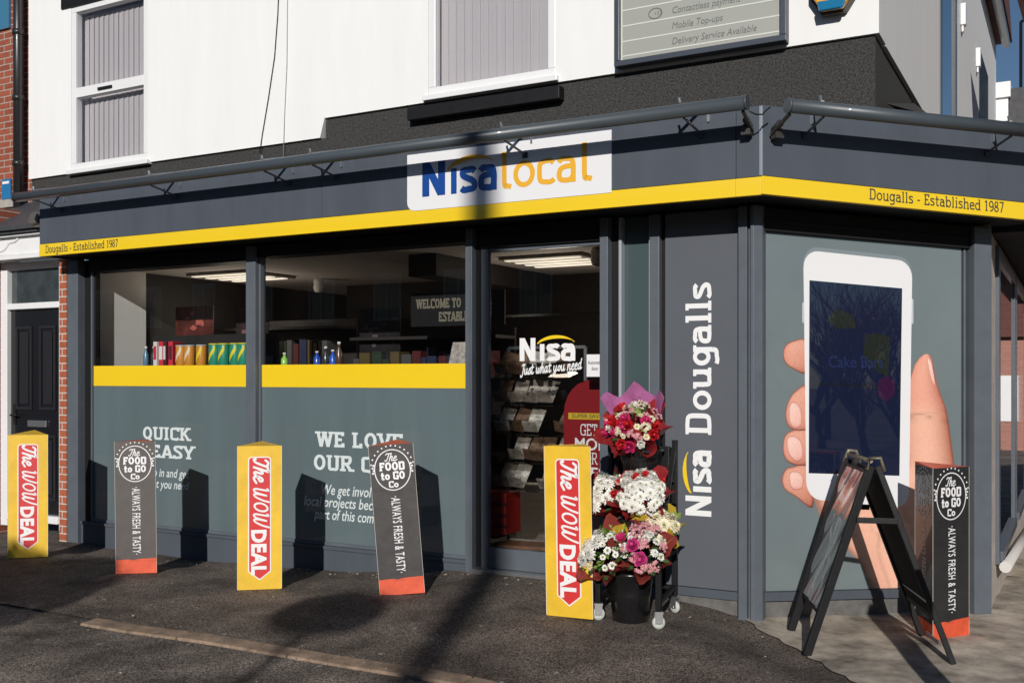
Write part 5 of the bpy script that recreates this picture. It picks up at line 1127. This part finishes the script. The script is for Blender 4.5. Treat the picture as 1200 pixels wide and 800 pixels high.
# ---- bouquets
PET = {'white': (.78, .76, .70), 'cream': (.72, .66, .46), 'red': (.55, .012, .02), 'pink': (.62, .03, .16), 'blush': (.66, .30, .32), 'magenta': (.60, .05, .24)}
PM = {k: mat('petal_' + k, c, .55, var=.12, vscale=40) for k, c in PET.items()}
for k, m in PM.items():
    b = m.node_tree.nodes['Principled BSDF']; b.inputs['Subsurface Weight'].default_value = 0
EYE_Y = mat('flower_eye_yellow', (.50, .38, .03), .7); EYE_G = mat('flower_eye_green', (.16, .22, .03), .7)
LEAF = mat('leaf_green', (.045, .10, .022), .45, var=.35, vscale=20, coat=.2); LEAF2 = mat('leaf_lime', (.18, .28, .04), .5, var=.3, vscale=20)
def wrapm(name, c, al=.8):
    m = mat(name, c, .3, coat=.6, var=.25, vscale=14, bump=.5, bscale=25); nt = m.node_tree; b = nt.nodes['Principled BSDF']
    tl = nt.nodes.new('ShaderNodeBsdfTranslucent'); tl.inputs[0].default_value = (*c, 1); ms = nt.nodes.new('ShaderNodeMixShader'); ms.inputs[0].default_value = .35
    nt.links.new(b.outputs[0], ms.inputs[1]); nt.links.new(tl.outputs[0], ms.inputs[2]); nt.links.new(ms.outputs[0], nt.nodes['Material Output'].inputs[0]); return m
W_RED = wrapm('wrap_red', (.42, .035, .04)); W_PINK = wrapm('wrap_pink', (.62, .20, .46)); W_YEL = wrapm('wrap_yellow', (.70, .48, .05)); W_BRN = wrapm('wrap_brick', (.36, .06, .05)); W_CLR = wrapm('wrap_clear', (.5, .5, .52))
FM = {}
def flower_mesh(kind, colr, var):
    key = (kind, colr, var)
    if key in FM: return FM[key]
    rr = random.Random(hash((kind, var)) % 1000 if False else (len(kind) * 37 + var * 11)); mb = MB(); r = .024
    def petal(a, r0, r1, w, z0, z1, cup, n=3):
        ca, sa = math.cos(a), math.sin(a); L_, R_ = [], []
        for i in range(n + 1):
            t = i / n; rad = r0 + (r1 - r0) * t; z = z0 + (z1 - z0) * t + cup * math.sin(math.pi * t); ww = w * (math.sin(math.pi * (.18 + .72 * t))) 
            L_.append(mb.v((ca * rad - sa * ww, sa * rad + ca * ww, z))); R_.append(mb.v((ca * rad + sa * ww, sa * rad - ca * ww, z)))
        for i in range(n): mb.f([L_[i], R_[i], R_[i + 1], L_[i + 1]], True)
    if kind == 'daisy':
        r *= .92
        for ring, (n, r1, z1) in enumerate(((13, r, .004), (11, r * .8, .009))):
            for k in range(n): petal(2 * math.pi * (k + ring * .5) / n + rr.uniform(-.1, .1), .004, r1 * rr.uniform(.88, 1.08), .0048, .002 * ring, z1 + rr.uniform(-.004, .004), .004)
        mb.mi = 1; mb.lathe([(.0075, .004), (.006, .009), (.002, .011)], 9)
    elif kind == 'mum':
        for ring, (n, r1, z1) in enumerate(((14, r * 1.15, -.002), (13, r * 1.0, .008), (11, r * .75, .015), (8, r * .45, .020))):
            for k in range(n): petal(2 * math.pi * (k + ring * .43) / n + rr.uniform(-.12, .12), .002, r1 * rr.uniform(.9, 1.1), .0058, .003 * ring, z1 + rr.uniform(-.003, .004), .005)
        mb.mi = 1; mb.lathe([(.004, .010), (.003, .018), (.001, .019)], 7)
    elif kind == 'rose':
        for ring, (n, r1, z1, w) in enumerate(((6, r * 1.05, .012, .013), (5, r * .82, .022, .012), (5, r * .58, .028, .010), (4, r * .34, .030, .008))):
            for k in range(n): petal(2 * math.pi * (k + ring * .5) / n + rr.uniform(-.15, .15), .003, r1, w, .0, z1 + rr.uniform(-.002, .003), -.004, 4)
        mb.lathe([(.006, .012), (.007, .024), (.002, .028)], 8)
    else:   # small cluster of bells
        for k in range(16):
            a, e = rr.uniform(0, 6.28), rr.uniform(.1, 1.4); c = Vector((math.cos(a) * math.cos(e), math.sin(a) * math.cos(e), math.sin(e))) * r * .9
            for j in range(5):
                b = 2 * math.pi * j / 5; mb.poly([c + Vector((0, 0, .001 * k)), c + Vector((math.cos(b - .5) * .006, math.sin(b - .5) * .006, .003)), c + Vector((math.cos(b) * .010, math.sin(b) * .010, .002)), c + Vector((math.cos(b + .5) * .006, math.sin(b + .5) * .006, .003))], True)
    mb.mi = 2; mb.tube([(0, 0, .003), (0, 0, -.05)], .0018, 5)
    bmesh.ops.recalc_face_normals(mb.bm, faces=mb.bm.faces)
    me = bpy.data.meshes.new('flower_head'); mb.bm.to_mesh(me); mb.bm.free()
    for m in (PM[colr], EYE_G if kind != 'daisy' else (EYE_Y if colr != 'white' else EYE_G), LEAF): me.materials.append(m)
    FM[key] = me; return me
def bouquet(name_label, x, y, z, axis, rad, wrap, flowers, seed, fs_=1.4, back=None, stemlen=.30, lift=.02, group='wrapped bouquets on the flower stand', leafn=26, oblate=1.0):
    rr = random.Random(seed); ax = Vector(axis).normalized()
    q = ax.to_track_quat('Z', 'Y'); M = at_shop(x, y, z) @ q.to_matrix().to_4x4()
    t = thing('bouquet', name_label, 'flowers', M, group)
    # ruffled paper cone: tip at -stemlen, rim around the heads
    mb = MB(); n = 56; prof = [(.10, -stemlen), (.45, -stemlen * .45), (.88, -.06), (1.12, .004), (1.27, .028)]
    ph = rr.uniform(0, 6)
    ring = []
    for j, (k, zz) in enumerate(prof):
        row = []
        for i in range(n):
            a = 2 * math.pi * i / n; ruff = (1 + (.02 + .035 * j) * math.sin(7 * a + ph) + .015 * j * math.sin(17 * a + 2 * ph + j))
            row.append(mb.v((rad * k * ruff * math.cos(a) * oblate, rad * k * ruff * math.sin(a), zz + .012 * j * math.sin(5 * a + ph * 2))))
        ring.append(row)
    for a, b in zip(ring, ring[1:]):
        for i in range(n): mb.f([a[i], a[(i + 1) % n], b[(i + 1) % n], b[i]], True)
    mb.build('paper_wrap', wrap, t)
    if back:
        wm, a0, a1, hgt = back; mb = MB(); rows = []
        for j in range(5):
            row = []
            for i in range(17):
                a = a0 + (a1 - a0) * i / 16; k = 1.02 + .10 * j; hh = hgt * (j / 4) * (.75 + .25 * math.cos((i - 8) * .9)) 
                row.append(mb.v((rad * k * math.cos(a), rad * k * math.sin(a), -.03 + hh + .01 * math.sin(i * 2.1 + j))))
            rows.append(row)
        for p, q_ in zip(rows, rows[1:]):
            for i in range(16): mb.f([p[i], p[i + 1], q_[i + 1], q_[i]], True)
        mb.build('back_sheet', wm, t)
    pos = []
    for kind, colr, cnt, sc, sect in flowers:
        for c in range(cnt):
            best = None
            for tr in range(30):
                a = rr.uniform(0, 6.283) if sect is None else rr.uniform(*sect); r_ = rad * .97 * math.sqrt(rr.random())
                p = Vector((r_ * math.cos(a) * oblate, r_ * math.sin(a))); d = min([(p - o).length for o in pos] or [9])
                if best is None or d > best[0]: best = (d, p)
                if d > .03: break
            p = best[1]; pos.append(p); k = p.length / rad
            zz = lift + rad * .55 * (1 - k * k) + rr.uniform(-.012, .016)
            nrm = Vector((p.x * 1.1, p.y * 1.1, rad * .95)).normalized() + Vector((rr.uniform(-.25, .25), rr.uniform(-.25, .25), 0))
            o = bpy.data.objects.new('flower', flower_mesh(kind, colr, rr.randrange(3))); COL.objects.link(o); o.parent = t
            o.location = (p.x, p.y, zz); o.rotation_mode = 'QUATERNION'; o.rotation_quaternion = nrm.to_track_quat('Z', 'Y'); s_ = sc * fs_ * rr.uniform(.85, 1.2); o.scale = (s_, s_, s_)
    mb = MB()
    for k in range(leafn):
        a = rr.uniform(0, 6.283); r_ = rad * rr.uniform(.3, 1.05); base = Vector((r_ * math.cos(a) * oblate, r_ * math.sin(a), lift + rad * .4 * (1 - (r_ / rad) ** 2) - .015)); d = Vector((math.cos(a + rr.uniform(-1, 1)), math.sin(a + rr.uniform(-1, 1)), rr.uniform(.2, 1.3))).normalized()
        sd_ = d.cross(Vector((0, 0, 1))).normalized(); L_ = rr.uniform(.035, .075); w_ = L_ * rr.uniform(.2, .35); mb.mi = 1 if rr.random() < .3 else 0
        mid = base + d * L_ * .5 + Vector((0, 0, .006)); tip = base + d * L_
        v0, v1, v2, v3, v4 = mb.v(base), mb.v(mid + sd_ * w_), mb.v(mid - Vector((0, 0, .006))), mb.v(mid - sd_ * w_), mb.v(tip)
        mb.f([v0, v2, v1], True); mb.f([v0, v3, v2], True); mb.f([v1, v2, v4], True); mb.f([v2, v3, v4], True)
    mb.build('leaves', [LEAF, LEAF2], t)
    return t
AX = (.05, -.62, .80)
bouquet('pink and red bouquet in bright pink paper on top of the flower stand', -.675, -.50, 1.235, (.05, -.72, .70), .185, W_RED,
        [('rose', 'red', 8, 1.1, None), ('rose', 'pink', 7, 1.15, None), ('bells', 'cream', 9, .9, None), ('bells', 'blush', 7, .9, None), ('daisy', 'cream', 6, .7, None), ('rose', 'white', 3, .8, None)], 3, back=(W_PINK, R(35), R(150), .22), leafn=20)
bouquet('white carnation bouquet in red paper left of centre', -.81, -.64, .80, (-.25, -.75, .62), .135, W_RED, [('mum', 'white', 14, 1.2, None), ('daisy', 'white', 4, .9, None), ('rose', 'red', 1, .8, None)], 5, leafn=34)
bouquet('large white daisy bouquet with red roses in the middle of the stand', -.575, -.62, .82, (.10, -.70, .70), .16, W_RED, [('mum', 'white', 30, 1.1, None), ('rose', 'red', 6, .9, None), ('daisy', 'white', 4, .9, None)], 8, leafn=22)
bouquet('white flower bouquet with dark green leaves in brick red paper above the bucket', -.735, -.82, .455, (-.12, -.80, .58), .170, W_BRN, [('daisy', 'white', 15, .8, (-1.2, 1.2)), ('mum', 'white', 7, 1.35, (2.0, 4.0)), ('daisy', 'cream', 3, .7, None)], 12, leafn=90)
bouquet('pink hyacinth bouquet with one magenta rose in brick red paper', -.500, -.80, .485, (.22, -.78, .60), .155, W_BRN, [('bells', 'blush', 11, 1.1, None), ('daisy', 'white', 6, .9, None), ('rose', 'magenta', 2, 1.2, None), ('mum', 'white', 3, .8, None), ('rose', 'pink', 1, 1.0, None)], 15, back=(W_YEL, R(20), R(160), .10), leafn=22)
bouquet('cream lily bouquet in yellow paper at the right of the stand', -.46, -.62, .60, (.25, -.70, .68), .125, W_YEL, [('mum', 'cream', 9, 1.3, None), ('mum', 'white', 4, 1.3, None)], 18, leafn=30)

# ================================================================ BEHIND THE CAMERA (seen in the glass and by their shadows, some added to cast shade)
pole = thing('street_pole', 'tall wooden street pole across the pavement from the shop', 'pole', T((-3.37, -13.4, gw(-3.37, -13.4)))); mb = MB(); mb.tube([(0, 0, -.1), (0, 0, 6), (0, 0, 12.2)], [.14, .13, .115], 14); mb.build('pole_shaft', mat('weathered_wood', (.2, .15, .11), .8, var=.4, vscale=5), pole)
bo = thing('steel_bollard', 'dark steel bollard at the pavement edge right of the A-board', 'bollard', T((2.12, 4.05, gw(2.12, 4.05)))); mb = MB(); mb.lathe([(.075, -.02), (.075, 1.28), (.06, 1.34), (.02, 1.36)], 18); mb.build('bollard_post', BLACK, bo)
rs = thing('added_street_lamp', 'unseen grey street lamp with a broad lantern, added for its soft shadow', 'street lamp', T((-3.25, -6.4, gw(-3.25, -6.4))))  # unseen lamp, added and shaped to drop a soft shadow on the tarmac
mb = MB(); mb.tube([(0, 0, -.05), (0, 0, 2), (0, 0, 5.1)], [.06, .05, .035], 12); mb.build('lamp_post', GALV, rs)
mb = MB(); mb.lathe([(.05, 5.02), (.34, 5.12), (.40, 5.2), (.36, 5.34), (.15, 5.44), (.02, 5.46)], 24); mb.build('lantern', SLATE_D, rs)
def bare_tree(X, Y, h, seed, label, leafy=0, trunk=.30):
    rr = random.Random(seed); t = thing('bare_tree' if not leafy else 'shade_tree', label, 'tree', T((X, Y, gw(X, Y))))
    tw, br = MB(), MB()
    def grow(p, d, L_, r, lev):
        pts = [p]; q = p.copy(); dd = d.copy()
        for i in range(4): dd = (dd + Vector((rr.uniform(-.2, .2), rr.uniform(-.2, .2), rr.uniform(-.05, .16)))).normalized(); q = q + dd * L_ / 4; pts.append(q.copy())
        (br if lev < 3 else tw).tube(pts, [r * (1 - .11 * i) for i in range(5)], 6 if lev < 2 else 3, cap=False)
        if lev >= 5: return
        for k in range((4, 4, 4, 4, 3)[lev]):
            i = rr.randint(1 if lev else 2, 4); nd = (dd + Vector((rr.uniform(-1, 1), rr.uniform(-1, 1), rr.uniform(-.1, .7))) * .85).normalized(); grow(pts[i], nd, (h * .30 if lev == 0 else L_) * rr.uniform(.55, .78), r * .52, lev + 1)
    grow(Vector((0, 0, -.1)), Vector((0, 0, 1)), h * trunk, h * .018, 0)
    br.build('trunk', mat('bark', (.10, .075, .06), .9, var=.4, vscale=12), t); tw.build('crown', mat('twig', (.20, .06, .04), .9), t)
bare_tree(12.6, -.6, 6.5, 4, 'bare reddish twigged tree across the side street', trunk=.17); bare_tree(16.5, -5.2, 8.5, 9, 'tall bare winter tree further along the side street', trunk=.14); bare_tree(19.5, -7.6, 8, 33, 'broad bare tree behind the other bare trees', trunk=.12); bare_tree(15.2, -1.8, 7, 21, 'bushy bare tree standing between the other two bare trees', trunk=.12)
# unseen evergreen, added so its rounded crown shades the left of the pavement
ev = thing('shade_tree', 'unseen rounded evergreen tree at the left, added to shade the pavement', 'tree', T((-5.8, -2.4, gw(-5.8, -2.4))))
mb = MB(); mb.tube([(0, 0, -.1), (.05, 0, 1.5), (0, 0, 3.4)], [.12, .10, .05], 10); mb.build('trunk', MATS['bark'], ev)
mb = MB(); rr = random.Random(2)
for k in range(5200):
    v = Vector((rr.gauss(0, 1), rr.gauss(0, 1), rr.gauss(0, 1))).normalized(); v = Vector((v.x * 1.05, v.y * 1.05, v.z * .78)) * rr.uniform(.55, 1.0) * (1 + .12 * math.sin(v.x * 7 + v.z * 5))
    p = v + Vector((0, 0, 3.75)); a = Vector((rr.uniform(-1, 1), rr.uniform(-1, 1), rr.uniform(-1, 1))).normalized() * .07; b = a.cross(Vector((rr.uniform(-1, 1), rr.uniform(-1, 1), 1))).normalized() * .04
    mb.poly([p - a, p - b, p + a, p + b])
mb.build('crown', LEAF, ev)
# terrace across the road
tr_ = thing('terraced_house', 'brick terrace across the road facing the shop', 'house', at_shop(-3, -25, -.2, R(180)))
mb = MB(); mb.box(-16, 42, 0, 6, 0, 6.2); mb.build('brick_wall', BRICK_D, tr_)
mb = MB(); mb.M = ID; mb.poly([(-16.2, -.3, 6.1), (42.2, -.3, 6.1), (42.2, 3, 8.2), (-16.2, 3, 8.2)]); mb.poly([(-16.2, 6.3, 6.1), (42.2, 6.3, 6.1), (42.2, 3, 8.2), (-16.2, 3, 8.2)]); mb.build('roof', MATS['slate_tile'], tr_)
for i in range(17):
    x = -14.5 + i * 3.2
    for z in (.9, 4.0):
        mb = MB(); mb.box(x, x + 1.3, -.08, .02, z - .1, z); mb.box(x, x + 1.3, -.06, .02, z + 1.5, z + 1.72); mb.box(x, x + .09, -.05, .02, z, z + 1.5); mb.box(x + 1.21, x + 1.3, -.05, .02, z, z + 1.5); mb.box(x + .6, x + .7, -.05, .02, z, z + 1.5); w_ = mb.build('window', WHITE_P, tr_)
        mb = MB(); mb.poly([(x + .09, -.01, z), (x + 1.21, -.01, z), (x + 1.21, -.01, z + 1.5), (x + .09, -.01, z + 1.5)]); mb.build('glass', MATS['mirror_pane2'], w_)
    mb = MB(); mb.box(x + 1.9, x + 2.8, -.03, .02, 0, 2.1); mb.build('door', mat('terrace_door%d' % (i % 3), ((.2, .02, .02), (.02, .06, .15), (.3, .3, .3))[i % 3], .4), tr_)
eh = thing('brick_house', 'pink brick house at the far end of the side street', 'house', at_shop(1.6, 33, -1.6))
mb = MB(); mb.box(0, 14, 0, 7, 0, 4.6); mb.build('brick_wall', brick('pink_brick', (.5, .2, .15), (.42, .16, .12), (.5, .45, .4)), eh); mb = MB(); mb.poly([(-.3, -.3, 4.55), (14.3, -.3, 4.55), (14.3, 3.5, 6.6), (-.3, 3.5, 6.6)]); mb.poly([(-.3, 7.3, 4.55), (14.3, 7.3, 4.55), (14.3, 3.5, 6.6), (-.3, 3.5, 6.6)]); mb.build('roof', MATS['roof_tile'], eh)
for x in (1.0, 3.2, 6, 9):
    mb = MB(); mb.box(x, x + 1.2, -.06, .02, 1.6, 3.2); mb.build('window', WHITE_P, eh)
# far right: gable of the next house and a lamp column against the sky
gh = thing('gable_house', 'red brown gable and eaves of a house across the side street at the right edge', 'house', T((7.4, 12, -.9)))
mb = MB(); mb.box(0, 6, -6, -.2, 0, 6.5); mb.build('wall', BRICK, gh)
mb = MB(face(0)); mb.prism([(-1.55, 7.15), (-1.40, 6.62), (-1.05, 6.35), (0, 6.35), (6, 6.35), (6, 8), (3, 9.4)], 0, 6.4); mb.build('roof', MATS['roof_tile'], gh)
lc = thing('lamp_column', 'slim black lamp column against the blue sky at the right edge', 'lamp post', SHOP @ T((.92, 17.0, -.9))); mb = MB(); mb.tube([(0, 0, 0), (0, 0, 9.9)], [.04, .03], 8); mb.tube([(0, 0, 9.9), (.3, 0, 10.0)], .03, 8); mb.build('column', BLACK, lc); mb = MB(); mb.box(.2, .6, -.08, .08, 9.97, 10.05); mb.build('lantern', GALV, lc)
